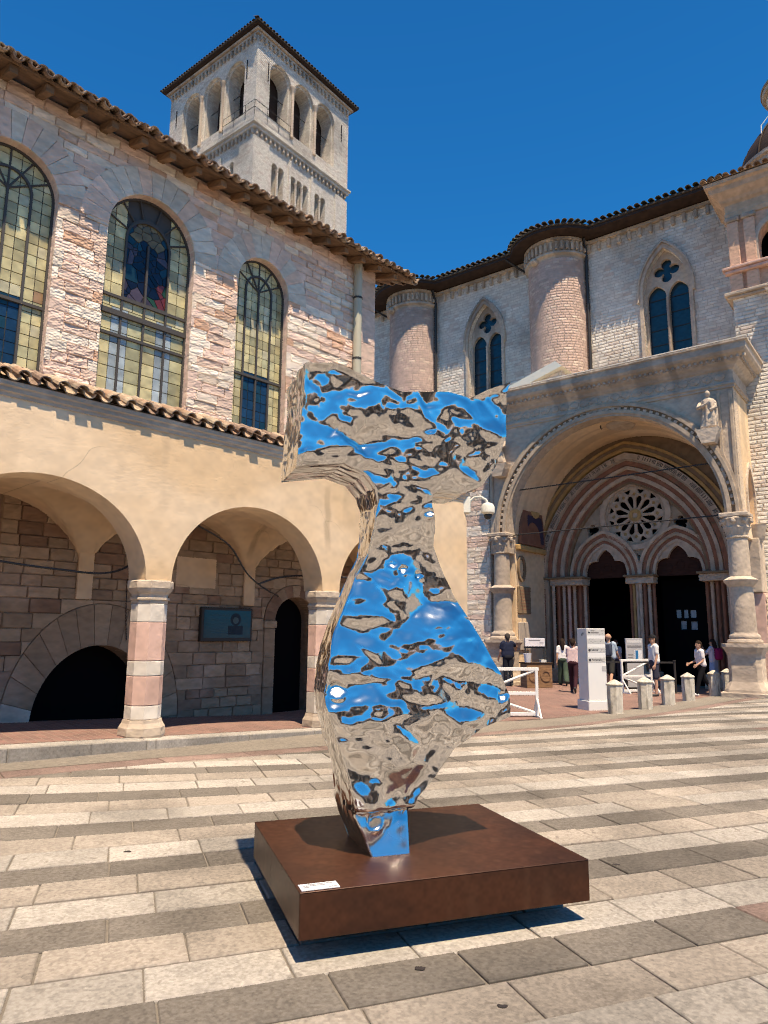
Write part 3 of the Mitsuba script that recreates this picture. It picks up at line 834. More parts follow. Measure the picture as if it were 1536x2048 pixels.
def window(c, hw, zs, rs, kind, r):
    W = key_for(AB + '__window'); op = arch_poly(c, zs, hw, rs, 4.95, 40)
    bars = []
    nb = 4
    cols = np.linspace(c - hw, c + hw, nb + 1)
    tr = [6.05, 5.12] if kind != 'big' else [6.63, 6.37, 6.02]
    zfan = zs + .02
    def bar(x0, x1, z0, z1, d=.03): return box(x0, x1, TW - d, TW + .01, z0, z1)
    for x in cols[1:-1]:
        bars.append(bar(x - .016, x + .016, 4.95, zs + .0, .035))
    for z in tr: bars.append(bar(c - hw + .005, c + hw - .005, z - .022, z + .022, .045))
    if kind == 'big': bars.append(bar(c - hw + .006, c + hw - .006, 6.33, 6.41, .055))
    rin = (hw * .5, rs * .5)
    ringp = lambda a, b, w: arch_poly(c, zs, a + w, b + w, zs - .001, 30).difference(arch_poly(c, zs, a - w, b - w, zs - .01, 30))
    bars.append(extrude(ringp(rin[0], rin[1], .018), TW - .036, TW + .01))
    for a in ((30, 60, 90, 120, 150) if kind != 'big' else (22, 50, 75, 105, 130, 158)):
        q = math.radians(a)
        a0 = 0.02 if kind != 'big' else 1.0
        p0 = np.array([c + rin[0] * a0 * math.cos(q), TW - .015, zs + rin[1] * a0 * math.sin(q)]); p1 = np.array([c + hw * .985 * math.cos(q), TW - .015, zs + rs * .985 * math.sin(q)])
        bars.append(tube([p0, (p0 + p1) / 2, p1], .015, 6))
    bars.append(extrude(op.difference(op.buffer(-.03)), TW - .04, TW + .02))
    add(W + '__frame', cat(*bars), 'm_lead', FA)
    # panes
    fine = 8; xs = np.linspace(c - hw, c + hw, fine + 1); zz = np.arange(4.95, zs + rs + .2, .168 if kind != 'big' else .19)
    for i in range(fine):
        for k in range(len(zz) - 1):
            cell = sg.box(xs[i] + .006, zz[k] + .006, xs[i + 1] - .006, zz[k + 1] - .006)
            if kind == 'big':
                wide = zz[k] < 6.33
                if wide:
                    if i % 2: continue
                    cell = sg.box(xs[i] + .006, zz[k] + .006, xs[i + 2] - .006, zz[k + 1] - .006)
            g = cell.intersection(op.buffer(-.012))
            if g.is_empty or g.area < .002 or g.geom_type != 'Polygon': continue
            zc = zz[k] + .09; t = r.choice([0, 0, 0, 0, 1, 2])
            if kind == 'small' and zc < 6.05 and 2 <= i <= 5 and zc > 5.12: t = 3 if r.random() < .7 else 11
            if kind == 'big':
                inner = abs((xs[i] + xs[i + 1]) / 2 - c) < hw * .5 and zc > 6.66
                if inner: continue
                if wide:
                    xa, xb = xs[i], xs[i + 2]; s = xa + (xb - xa) * (.34 if (i // 2) % 2 else .62)
                    for (l, h_, tt) in ((xa, s, 0 if (i // 2) % 2 == 0 else 4), (s, xb, 4 if (i // 2) % 2 == 0 else 1)):
                        add(W + '__pane', block(l + .004, h_ - .004, TW - .006, TW + .004, zz[k] + .006, zz[k + 1] - .006, .002), 'm_pane', FA, tint=(tt + .01, r.random()))
                    continue
            ang = r.uniform(-.004, .004)
            m = extrude(g, TW - .006, TW + .004); m[0][:, 1] += (m[0][:, 0] - xs[i]) * ang * 6
            add(W + '__pane', m, 'm_pane', FA, tint=(t + .01 if t > 2 or r.random() > .02 else 5.01, r.random()))
    if kind == 'big':
        # coloured picture panel: irregular shards
        dome = sg.Polygon(np.vstack([[[c + hw * .5, 6.66]], arc_pts(c, zs, hw * .5, rs * .55, 0, 180, 20), [[c - hw * .5, 6.66]]]))
        pts = np.stack([r.uniform(c - hw * .52, c + hw * .52, 70), r.uniform(6.6, zs + .5, 70)], 1)
        from scipy.spatial import Voronoi
        far = np.array([[c - 9, 7], [c + 9, 7], [c, -9], [c, 25]])
        vo = Voronoi(np.vstack([pts, far]))
        for i in range(70):
            reg = vo.regions[vo.point_region[i]]
            if -1 in reg or not reg: continue
            g = sg.Polygon(vo.vertices[reg]).buffer(-.006).intersection(dome)
            if g.is_empty or g.geom_type != 'Polygon' or g.area < .0006: continue
            x, z = (pts[i][0] - c) / hw, pts[i][1]
            fig = abs(x + .02) < .17 + .16 * (7.6 - z) and z < 7.68
            t = 6 if fig else (9 if z > 7.6 and abs(x) < .3 else (r.choice([6, 11, 6, 10])))
            if z < 6.86: t = r.choice([10, 7, 8]) if x > .1 else r.choice([10, 6, 10])
            if z < 7.05 and x > .25: t = r.choice([7, 8, 7])
            add(W + '__glass_shard', extrude(g, TW - .006, TW + .004), 'm_pane', FA, tint=(t + .01, r.random()))
        add(W + '__panel_lead', extrude(dome.buffer(.012).difference(dome.buffer(-.014)), TW - .03, TW + .012), 'm_lead', FA)
    add(W + '__backing', extrude(op.buffer(-.004), TW + .012, TW + .02), 'm_lead', FA)


r = np.random.default_rng(61)
window(*WIN[0], 'small', r); window(*WIN[1], 'big', r); window(*WIN[2], 'small', r)
for w in WIN[3:]: add(AB + '__outer_window', extrude(arch_poly(w[0], w[2], w[1], w[3], 4.95), TW, TW + .02), 'm_pane', FA, tint=(0.01, .4))

# eaves: rafters, boards and tiles
EO = .50                                     # overhang
EU = np.array([0, -1, -.34]); EU /= np.linalg.norm(EU); EUP = np.array([0, -.32, .947])
def zroof(t): return 9.20 + .34 * (t - TU)      # underside of the boards
for u in np.arange(-15.8, 10.3, .47):
    m = block(u - .055, u + .055, TU - EO + .06, TU + 1.2, -.13, -.006, .006)
    m[0][:, 2] += zroof(m[0][:, 1])
    k = add(AB + '__rafter', m, 'm_timber', FA, tint=(r.integers(0, 2) + .01, r.random()))
bv = np.array([[U0, TU - EO, zroof(TU - EO)], [10.45, TU - EO, zroof(TU - EO)], [10.45, TU + 7, zroof(TU + 7)], [U0, TU + 7, zroof(TU + 7)]])
add(AB + '__roof_boards', cat((bv, np.array([[0, 1, 2, 3]])), (bv + [0, 0, .035], np.array([[3, 2, 1, 0]])), box(U0, 10.45, TU - EO, TU - EO + .02, zroof(TU - EO) - .0, zroof(TU - EO) + .035)), 'm_timber', FA, tint=(0.01, .5))
rr = np.random.default_rng(71)
for n_, u in enumerate(np.arange(1.2, 10.6, .205)):
    for base, du, cov in (('__eaves_tile', 0, True), ('__eaves_channel_tile', .1025, False)):
        if base == '__eaves_channel_tile' and False: continue
        j = rr.normal(0, .012, 3); ov = TU - EO - .10 - (.03 if not cov else 0) + rr.normal(0, .02)
        p1 = np.array([u + du, ov, zroof(ov) + .075 + (.0 if cov else .03)]) + j
        p0 = np.array([u + du, ov + .45, zroof(ov + .45) + .095]) + j
        add(AB + base, half_tile(p0, p1, [1, 0, 0], EUP, .064, .078, .016, cov), 'm_tile', FA, tint=(rr.integers(0, 3) + .01, rr.random()))
rest = [half_tile([u + du, t + .45, zroof(t + .45) + .11], [u + du, t, zroof(t) + .10], [1, 0, 0], EUP, .07, .088, .018, cov, 4) for u in np.arange(-15.5, 10.6, .205) for t in ((.0, .4, .8) if u > 1.1 else (-.1, .35)) for du, cov in ((0, True), (.1025, False))]
add(AB + '__roof_tiles', cat(*rest), 'm_tile', FA, tint=(1.01, .5)); labels[AB + '__roof_tiles'] = {'kind': 'stuff', 'label': 'tiles higher up the roof'}
# verge at the far end: tile ends stepping up the slope
for t in np.arange(TU - EO - .05, 3.2, .33):
    for k in range(2):
        add(AB + '__verge_tile', half_tile([10.45 + .12 * k - .1, t + .36, zroof(t + .36) + .1 - .03 * k], [10.5 + .1 * k - .05, t, zroof(t) + .07 - .05 * k], [1, 0, 0], EUP, .08, .095, .018, k == 0, 5), 'm_tile', FA, tint=(rr.integers(0, 3) + .01, .5))
# downpipe
dp = thing('downpipe', 'pale grey downpipe running down the corner of the stone building on the left', 'pipe')
add(dp + '__pipe', tube([(9.28, TU - .11, z) for z in (4.95, 6, 7, 8, 9.12)], .085, 14), 'm_paint', FA, smooth=40, color=(.45, .43, .33))
for z in (5.6, 7.0, 8.3): add(dp + '__bracket', cat(tube([(9.28, TU - .11, z), (9.28, TU - .11, z + .04)], .093, 14)), 'm_iron', FA)

# screen, cables under the arcade
tv = thing('wall_screen', 'dark flat information screen on the stone wall under the arcade', 'screen')
add(tv + '__frame', block(7.27, 8.43, TB - .13, TB - .03, 1.42, 2.06, .012), 'm_iron', FA)
add(tv + '__display', box(7.32, 8.38, TB - .134, TB - .131, 1.49, 2.01), 'm_screen', FA)
for i, (a, b_, c_, d) in enumerate([(7.48, 7.86, 1.90, 1.93), (7.48, 7.80, 1.82, 1.84), (7.48, 7.84, 1.74, 1.76), (7.48, 7.78, 1.66, 1.68), (7.48, 7.86, 1.58, 1.60)]):
    add(tv + '__text_line', box(a, b_, TB - .1365, TB - .1345, c_, d), 'm_paint', FA, color=(.03, .10, .14))
add(tv + '__picture_head', extrude(sg.Point(8.03, 1.84).buffer(.12).union(rect(7.86, 8.2, 1.55, 1.72)), TB - .1365, TB - .1345), 'm_paint', FA, color=(.012, .03, .05))
add(tv + '__picture_face', extrude(sg.Point(8.03, 1.82).buffer(.065), TB - .139, TB - .137), 'm_paint', FA, color=(.07, .13, .15))


def cable(pts, rad, label, y=.62):
    from scipy.interpolate import CubicSpline
    p = np.array(pts, float); s = np.r_[0, np.cumsum(np.linalg.norm(np.diff(p, axis=0), axis=1))]
    q = CubicSpline(s, p)(np.linspace(0, s[-1], 40))
    k = add('cable', tube(q, rad, 6), 'm_iron', FA, smooth=True)
    labels[k] = {'label': label, 'category': 'cable'}


cable([(1.6, .62, 2.50), (3.1, .62, 2.50), (3.47, .62, 2.465), (4.06, .62, 2.43), (4.6, .62, 2.44), (4.94, .6, 2.60)], .017, 'thick black cable sagging across the leftmost arch of the arcade')
cable([(5.75, .62, 3.42), (6.07, .62, 3.27), (6.45, .62, 3.12), (6.65, .62, 3.0), (6.97, .62, 2.62), (7.24, .62, 2.42), (7.9, .9, 2.24)], .013, 'thin black cable running down across the arch over the wall screen')
cable([(7.24, .60, 2.42), (7.7, .60, 2.56), (8.2, .58, 2.62), (8.53, .25, 2.61), (9.3, .3, 2.62)], .018, 'black cable stretched across the arch toward the second column')
cable([(5.80, TB - .05, 2.5), (5.82, TB - .05, 1.9), (5.86, TB - .05, 1.45)], .008, 'thin cable hanging down the wall over the cellar arch')

# ---------------------------------------------------------------- church nave
CH = thing('church', 'tall pale stone church nave with round pink buttress towers and pointed windows', 'church')
TN = 4.0
GW = [(-6.95, .86), (-14.90, .86)]
def gothic_open(c, hw): return pointed(c, 14.7, hw, 1.75, 9.6)
gh = so.unary_union([gothic_open(*g) for g in GW])
nav = rect(-34, -4.2, -.5, 17.7).difference(gh).difference(rect(-12.05, -4.7, -1, 8.9))
add(CH + '__nave_wall', extrude(nav, TN, TN + .9), 'm_white_masonry', FB)
BUT = [(-11.33, 1.26), (-18.86, 1.26), (-26.4, 1.26)]


def cyl_wall(cx, cy, R, z0, z1, n=72):
    a = np.linspace(0, 2 * math.pi, n + 1); zz = np.array([z0, z1])
    v = np.array([[cx + R * math.cos(t), cy + R * math.sin(t), z] for z in zz for t in a])
    uv = np.array([[1000 + R * t, z] for z in zz for t in a])
    i = np.arange(n); f = np.vstack([np.stack([i, i + 1, n + 2 + i], 1), np.stack([i, n + 2 + i, n + 1 + i], 1)])
    return v, f, uv


for bx, R in BUT:
    v, f, uv = cyl_wall(bx, TN + .1, R, 8.95 if bx > -12 else 0, 17.0)
    k = add(CH + '__buttress', (v, f), 'm_pink_masonry', FB, smooth=True, uv=uv)
    add(k + '__cornice', lathe([(R, 16.9), (R + .02, 17.0), (R + .14, 17.06), (R + .14, 17.14), (R + .05, 17.2), (R + .05, 17.62), (R + .16, 17.66), (R + .16, 17.76)], 48, bx, TN + .1), 'm_carved', FB, smooth=30)
    for q in np.radians(np.arange(-168, 0, 9)):
        c_, s_ = math.cos(q), math.sin(q); rr_ = R + .10
        m = block(-.05, .05, -.08, .06, 17.22, 17.58, .02)
        v = m[0]; w = np.stack([bx + c_ * (rr_ - v[:, 1]) - s_ * v[:, 0], TN + .1 + s_ * (rr_ - v[:, 1]) + c_ * v[:, 0], v[:, 2]], 1)
        add(k + '__corbel', (w, m[1]), 'm_carved', FB)
for u in np.arange(-25, -4.7, .42):
    if any(abs(u - b) < 1.45 for b, _ in BUT): continue
    if u > -21: add(CH + '__corbel', block(u - .07, u + .07, TN - .14, TN + .05, 17.24, 17.6, .03), 'm_carved', FB)
add(CH + '__corbel_band', box(-34, -4.3, TN - .17, TN - .002, 17.6, 17.72), 'm_carved', FB)
eave = rect(-34, -4.6, TN - .85, TN + 8)
for bx, R in BUT: eave = eave.union(sg.Point(bx, TN + .1).buffer(R + .74, 32))
def eave_slab(poly, z0, z1): return slab_prism(poly, z0, z1)
add(CH + '__eaves', eave_slab(eave, 17.78, 17.90), 'm_timber', FB, tint=(3.01, .4))
add(CH + '__eaves_edge', eave_slab(eave.buffer(.06), 17.905, 17.97), 'm_tile', FB, tint=(3.01, .4))
edge = eave.buffer(.10).exterior; Lr = edge.length; s = 0; nt = 0; rest = []
while s < Lr:
    p = edge.interpolate(s); q = edge.interpolate((s + .02) % Lr); s += .27
    if p.y > TN + 1.2 or p.x < -27 or p.x > -4.6: continue
    d = np.array([q.x - p.x, q.y - p.y]); d /= np.linalg.norm(d); nrm = np.array([d[1], -d[0]])
    if sg.Point(p.x + nrm[0] * .05, p.y + nrm[1] * .05).within(eave.buffer(.10)): nrm = -nrm
    a = np.array([p.x, p.y]) - nrm * .45; b = np.array([p.x, p.y]) + nrm * .05
    m = half_tile([a[0], a[1], 18.16], [b[0], b[1], 18.02], [d[0], d[1], 0], [0, 0, 1], .09, .105, .02, True, 5)
    add(CH + '__roof_tile', m, 'm_tile', FB, tint=(3.01 + (rng.random() < .4), rng.random()))
add(CH + '__roof', (np.array([[-34, TN - .9, 18.0], [-4.6, TN - .9, 18.0], [-4.6, TN + 7, 20.6], [-34, TN + 7, 20.6]]), np.array([[0, 1, 2, 3]])), 'm_tile', FB, tint=(3.01, .5))
for bx in (-9.98, -17.48):
    add(CH + '__downpipe', tube([(bx, TN - .16, 8.0), (bx, TN - .16, 12), (bx, TN - .16, 17.2), (bx + .05, TN - .5, 17.72)], .07, 10), 'm_iron', FB, smooth=True)
for bx in (-12.9, -20.5):
    add(CH + '__gutter_pipe', tube([(bx - .45, TN - .85, 17.75), (bx - .1, TN - .4, 17.45), (bx + .25, TN - .06, 17.2)], .05, 8), 'm_iron', FB, smooth=True)
# lion-head spouts on the buttresses
for bx, R in BUT[:2]:
    q = math.radians(-112); c_ = np.array([bx + (R + .12) * math.cos(q), TN + .1 + (R + .12) * math.sin(q), 16.96])
    sp = trimesh.creation.icosphere(2, .17); sp.vertices *= [1, 1.2, .85]; sp.vertices += .03 * (meshkit.noise(sp.vertices * 14)[:, None] - .5)
    add(CH + '__carved_head', trimesh.Trimesh(sp.vertices + c_, sp.faces, process=False), 'm_carved', FB, smooth=True)
for c, hw in GW:
    W = key_for(CH + '__window')
    o = gothic_open(c, hw)
    add(W + '__surround', extrude(pointed(c, 14.7, hw + .13, 1.95, 9.6).difference(o.buffer(.001)), TN - .09, TN + .02), 'm_carved', FB)
    add(W + '__hood', extrude(pointed(c, 14.7, hw + .21, 2.08, 14.4).difference(pointed(c, 14.7, hw + .135, 1.96, 14.3)), TN - .16, TN - .0), 'm_carved', FB)
    l1, l2 = pointed(c - .41, 14.55, .36, .52, 9.5), pointed(c + .41, 14.55, .36, .52, 9.5)
    qf = so.unary_union([sg.Point(c + .20 * a, 15.62 + .20 * b).buffer(.20, 10) for a, b in ((1, 1), (-1, 1), (1, -1), (-1, -1))] + [sg.Point(c, 15.62).buffer(.17)])
    qf = affinity.rotate(qf, 45, origin=(c, 15.62))
    add(W + '__tracery', extrude(o.difference(l1).difference(l2).difference(qf), TN + .22, TN + .38), 'm_carved', FB)
    add(W + '__mullion', tube([(c, TN + .17, 9.6), (c, TN + .17, 14.5)], .055, 10), 'm_carved', FB, smooth=True)
    add(W + '__glass', extrude(o.buffer(-.002), TN + .42, TN + .44), 'm_pane', FB, tint=(11.01, .6))
    for s in (-1, 1):
        for z in np.arange(10.2, 14.8, .62): add(W + '__saddle_bar', box(c + s * .41 - .36, c + s * .41 + .36, TN + .39, TN + .415, z, z + .028), 'm_iron', FB)
# sloping stone coping left of the porch roof
add(CH + '__sloping_coping', extrude(sg.Polygon([(-14.4, 10.30), (-10.15, 11.55), (-10.42, 11.80), (-14.4, 10.62)]), 1.35, 2.7), 'm_paint', FB, color=(.60, .63, .57))
add(CH + '__coping_wall', extrude(sg.Polygon([(-14.4, 10.05), (-10.3, 10.05), (-10.3, 11.50), (-14.4, 10.29)]), 1.6, 2.6), 'm_white_masonry', FB)
add(CH + '__striped_wall', extrude(rect(-15.2, -12.62, -.5, 8.6), .06, 1.5), 'm_white_masonry', FB)
z = 0.0; r = np.random.default_rng(81); k_ = 0
while z < 8.5:
    h = r.uniform(.17, .22); u = -14.6 + r.uniform(0, .3)
    top = z > 4.6
    while u < -12.64:
        L = r.uniform(.3, .6); e = min(u + L, -12.64)
        if e - u > .08 and k_ < 300:
            m = stone(u + .004, e - .004, z + .004, z + h - .004, .058, .028, .012, 3, 2, .006)
            add(CH + '__striped_wall__stone', m, 'm_stone', FB, tint=(((1 if k_ == 0 else (2 if int(z / .36) % 2 else 0)) if top else r.choice([0, 0, 1, 3])) + .01, r.random())); k_ += 1
        u += L
    z += h

# ---------------------------------------------------------------- porch
PO = thing('church_porch', 'deep round arched stone porch with carved cornice before the church doorway', 'porch')
AC, AR, AZ = -8.22, 3.6, 5.2
front = rect(-12.55, -4.15, 4.45, 9.62).difference(arch_poly(AC, AZ, AR, AR + .02, 4.0, 60))
add(PO + '__front_wall', extrude(front, 0, .5), 'm_carved', FB)
rings = [(3.60, 3.68, -.05, 3), (3.68, 3.80, -.10, 0), (3.80, 3.92, -.04, 2), (3.92, 4.02, -.13, 0), (4.02, 4.10, -.08, 3)]
for a, b, t, ti in rings:
    add(PO + '__arch_moulding', extrude(arch_poly(AC, AZ, b, b + .02, 4.46 if b < 3.85 else 4.9, 60).difference(arch_poly(AC, AZ, a, a + .02, 4.0, 60)), t, -.002), 'm_marble', FB, tint=((3 if ti != 2 else 4) + .01, .7))
# billets along the arch moulding
for q in np.arange(4, 177, 3.2):
    th = math.radians(q); m = block(-.055, .055, -.03, .03, -.045, .045, .014); v = m[0]
    rot = np.stack([v[:, 0] * -math.sin(th) + v[:, 2] * math.cos(th), v[:, 1], v[:, 0] * math.cos(th) + v[:, 2] * math.sin(th)], 1)
    add(PO + '__arch_moulding__billet', (rot + [AC + 3.86 * math.cos(th), -.055, AZ + 3.86 * math.sin(th)], m[1]), 'm_carved', FB)
CPR = [(.0, 9.05), (.05, 9.05), (.05, 9.12), (.09, 9.14), (.09, 9.2), (.04, 9.24), (.04, 9.60), (.10, 9.64), (.16, 9.72), (.28, 9.80), (.30, 9.90), (.46, 9.98), (.52, 10.06), (.52, 10.24), (.58, 10.27), (.58, 10.33), (.0, 10.36)]


def cornice_L(prof, u0, u1, t1, ret_u):
    """profile swept along the front at t=0 from u0 to u1 and round the corner to t1"""
    p = np.array(prof); n = len(p); rows = []
    rows.append(np.stack([np.full(n, u0), -p[:, 0], p[:, 1]], 1))
    rows.append(np.stack([ret_u + p[:, 0], -p[:, 0], p[:, 1]], 1))
    rows.append(np.stack([ret_u + p[:, 0], np.full(n, t1), p[:, 1]], 1))
    v = np.vstack(rows); f = []
    for k in range(2):
        for i in range(n - 1): f.append([k * n + i, k * n + i + 1, (k + 1) * n + i + 1, (k + 1) * n + i])
    return v, np.array(f)


add(PO + '__cornice', cornice_L(CPR, -12.75, 0, 2.0, -4.15), 'm_carved', FB)
add(PO + '__roof', (np.array([[-12.75, -.55, 10.345], [-3.6, -.55, 10.345], [-3.6, 2.0, 10.5], [-4.2, 4.0, 10.55], [-12.75, 4.0, 10.55]]), np.array([[0, 1, 2], [0, 2, 3], [0, 3, 4]])), 'm_marble', FB, tint=(3.01, .8))
add(PO + '__roof_flashing', box(-12.75, -3.58, -.57, -.50, 10.35, 10.385), 'm_marble', FB, tint=(7.01, .9))
for u in np.arange(-12.6, -3.7, .17): add(PO + '__cornice__dentil', block(u, u + .085, -.37, -.27, 9.83, 9.93, .012), 'm_carved', FB)
for t in np.arange(-.2, 1.9, .17): add(PO + '__cornice__dentil', block(-3.88, -3.78, t, t + .085, 9.83, 9.93, .012), 'm_carved', FB)
# leafy frieze relief
r = np.random.default_rng(91)
for u in np.arange(-12.4, -4.4, .36):
    sp = trimesh.creation.icosphere(2, 1.0); v = sp.vertices * [.16, .035, .12]; v = v + .05 * (meshkit.noise(v * 22 + u) - .5)[:, None] * [1, .6, 1]
    add(PO + '__frieze_leaf', (v + [u, -.045, 9.42], np.array(sp.faces)), 'm_carved', FB, smooth=True)
for u0, u1, z0, z1 in ((-4.62, -4.52, 5.9, 8.95), (-4.28, -4.18, 5.9, 8.95), (-12.5, -12.4, 5.9, 8.95)):
    add(PO + '__pilaster_strip', block(u0, u1, -.07, -.002, z0, z1, .015), 'm_marble', FB, tint=(3.01, .8))
FR = Frame(-nB, -dB, nB * -22.5 + dB * -4.15)
ret = rect(.004, 2.0, 4.5, 9.65).difference(pointed(1.36, 5.75, .55, 1.05, 5.0))
add(PO + '__side_wall', extrude(ret, .0, .45), 'm_plaster', FR)
add(PO + '__side_arch_moulding', extrude(pointed(1.36, 5.75, .66, 1.2, 5.0).difference(pointed(1.36, 5.75, .55, 1.05, 4.9)), -.06, -.002), 'm_carved', FR)
add(PO + '__side_arch_back', box(.7, 2.0, .46, .5, 4.6, 7.2), 'm_plaster', FR)
# vault and inner walls
a = np.linspace(0, math.pi, 49); v = []
for t in (.505, 2.99):
    for q in a: v.append([AC + (AR + .0) * math.cos(q), t, AZ + (AR + .02) * math.sin(q)])
i = np.arange(48)
add(PO + '__vault', (np.array(v), np.vstack([np.stack([i, 49 + i, 50 + i, i + 1], 1)])), 'm_plaster', FB, smooth=True)
add(PO + '__left_inner_wall', box(-12.4, -11.86, .51, 2.98, -.5, 5.22), 'm_plaster', FB)
add(PO + '__right_inner_wall', box(-4.62, -4.3, 1.75, 2.98, -.5, 5.22), 'm_plaster', FB)
FL = Frame(-nB, -dB, nB * -22.5 + dB * -11.855)        # face of the left inner wall, seen from the right
add(PO + '__wall_ledge', block(.55, 2.9, -.16, -.002, 4.62, 4.82, .03), 'm_marble', FL, tint=(2.01, .7))
fres = pointed(1.75, 5.0, 1.0, 2.4, 4.86)
curve = Frame(-nB, -dB, nB * -22.5 + dB * -11.8)
# painted pointed lunette standing against the curve of the vault
add(PO + '__painted_lunette', extrude(fres, -.16, -.06), 'm_marble', FL, tint=(1.01, .1))
add(PO + '__painted_lunette__gold_figure', extrude(sg.Point(1.95, 6.35).buffer(.42).intersection(fres.buffer(-.12)), -.175, -.162), 'm_marble', FL, tint=(2.01, .9))
add(PO + '__painted_lunette__blue_ground', extrude(fres.buffer(-.12).intersection(rect(1.3, 2.9, 4.9, 6.0)).difference(arch_poly(1.75, 5.0, .62, .75, 4.8)), -.17, -.161), 'm_paint', FL, color=(.04, .035, .07))
add(PO + '__oval_portrait', extrude(sg.Polygon(arc_pts(.95, 3.95, .30, .48, 0, 360, 40)).difference(sg.Polygon(arc_pts(.95, 3.95, .21, .37, 0, 360, 40))), -.08, -.002), 'm_marble', FL, tint=(4.01, .3))
add(PO + '__inscription_tablet', block(.62, 1.62, -.06, -.002, 2.3, 3.3, .03), 'm_marble', FL, tint=(4.01, .5))
for s_ in range(7): add(PO + '__inscription_tablet__carved_line', box(.75, 1.5 - .1 * (s_ % 3 == 2), -.065, -.061, 3.12 - .11 * s_, 3.15 - .11 * s_), 'm_marble', FL, tint=(1.01, .1))
add(PO + '__notice_panel', block(.62, 1.5, -.06, -.002, 1.0, 2.0, .02), 'm_paint', FL, color=(.42, .36, .30))
# roundel in the vault and iron rods
v, f = lathe([(.0, 0), (.38, 0), (.46, .02), (.5, .08), (.5, .12)], 32)
ca, sa = math.cos(math.radians(8)), math.sin(math.radians(8))
rv = np.stack([v[:, 0] + AC + .28, v[:, 1] + 1.05, AZ + AR - .115 + v[:, 2]], 1)
add(PO + '__roundel', (rv, f), 'm_carved', FB, smooth=30)
for k in range(5):
    q = k * 1.256; add(PO + '__roundel__carved_leaf', (trimesh.creation.icosphere(2, 1).vertices * [.16, .10, .03] + [AC + .28 + .2 * math.cos(q), 1.05 + .2 * math.sin(q), AZ + AR - .12], trimesh.creation.icosphere(2, 1).faces), 'm_carved', FB, smooth=True)
add(PO + '__vault_hook', tube([(AC - .35, .8, AZ + AR), (AC - .35, .8, AZ + AR - .1), (AC - .3, .8, AZ + AR - .13)], .02, 6), 'm_iron', FB)
add(PO + '__tie_rod', tube([(-11.80, .3, 6.75), (-8.4, .3, 6.79), (-5.0, .3, 6.84)], .022, 8), 'm_iron', FB, smooth=True)
add(PO + '__tie_rod', tube([(-11.80, .3, 5.12), (-8.2, .3, 5.16), (-4.66, .3, 5.20)], .022, 8), 'm_iron', FB, smooth=True)


def porch_column(cx, cy, name):
    k = key_for(PO + '__column')
    zb = -.12
    g = float(gz(*fB(cx, cy)))
    add(k + '__step', block(cx - .62, cx + .62, cy - .62, cy + .62, g - .2, g + .13, .02), 'm_carved', FB)
    add(k + '__pedestal', octa(cx, cy, [(.56, g + .132), (.55, g + .2), (.44, g + .42), (.43, g + .5), (.43, 1.02), (.45, 1.1), (.50, 1.2), (.55, 1.28), (.55, 1.38)], .25), 'm_carved', FB)
    add(k + '__base_moulding', lathe([(.46, 1.382), (.48, 1.42), (.46, 1.48), (.40, 1.5), (.42, 1.56), (.40, 1.62), (.345, 1.66), (.335, 1.70)], 28, cx, cy), 'm_carved', FB, smooth=40)
    add(k + '__lower_shaft', lathe([(.335, 1.702), (.325, 2.4), (.315, 3.0)], 28, cx, cy), 'm_carved', FB, smooth=40)
    add(k + '__shaft_ring', lathe([(.32, 3.002), (.36, 3.04), (.46, 3.16), (.47, 3.2), (.40, 3.24), (.30, 3.30)], 28, cx, cy), 'm_carved', FB, smooth=40)
    add(k + '__upper_shaft', lathe([(.29, 3.302), (.285, 3.9), (.275, 4.42)], 28, cx, cy), 'm_carved', FB, smooth=40)
    # leafy capital
    v, f = lathe([(.275, 4.422), (.31, 4.44), (.31, 4.48), (.28, 4.50), (.30, 4.64), (.34, 4.74), (.32, 4.78), (.34, 4.90), (.40, 5.0), (.36, 5.04)], 48, cx, cy)
    an = np.arctan2(v[:, 1] - cy, v[:, 0] - cx); w = 1 + .13 * np.abs(np.sin(an * 4 + (v[:, 2] > 4.76) * .8)) * sstep(4.5, 4.72, v[:, 2])
    v[:, 0] = cx + (v[:, 0] - cx) * w; v[:, 1] = cy + (v[:, 1] - cy) * w
    add(k + '__capital', (v, f), 'm_carved', FB, smooth=30)
    for j in range(8):
        q = j * math.pi / 4; sp = trimesh.creation.icosphere(2, .075)
        add(k + '__leaf', (sp.vertices * [1, 1, 1.2] + .025 * (meshkit.noise(sp.vertices * 30 + j) - .5)[:, None] + [cx + .39 * math.cos(q), cy + .39 * math.sin(q), 4.93], np.array(sp.faces)), 'm_carved', FB, smooth=True)
    add(k + '__abacus', block(cx - .40, cx + .40, cy - .40, cy + .40, 5.042, 5.18, .03), 'm_carved', FB)


porch_column(-12.18, .12, 'l'); porch_column(-4.36, .12, 'r')
# rear right pier with capital and mosaic strip
add(PO + '__rear_pier', block(-4.3, -3.98, 1.2, 1.98, 2.9, 4.55, .02), 'm_carved', FB)
add(PO + '__rear_pier', block(-4.3, -3.95, 1.3, 1.98, -.4, 2.88, .02), 'm_marble', FB, tint=(5.01, .3))
v, f = lathe([(.12, 4.3), (.26, 4.56), (.30, 4.8), (.36, 4.96)], 20, -4.12, 1.5)
add(PO + '__rear_capital', (v + .05 * (meshkit.noise(v * 12) - .5)[:, None], f), 'm_carved', FB, smooth=30)


def rosette_strip(base, F, x0, x1, z0, z1, y, size, tint):
    n = max(1, int((x1 - x0) / size)); m = int((z1 - z0) / size)
    for i in range(n):
        for j in range(m):
            c = sg.Point(x0 + (i + .5) * size, z0 + (j + .5) * size)
            g = c.buffer(size * .5, 6).difference(c.buffer(size * .30, 3))
            add(base, extrude(g, y - .02, y), 'm_marble', F, tint=(tint, .8))


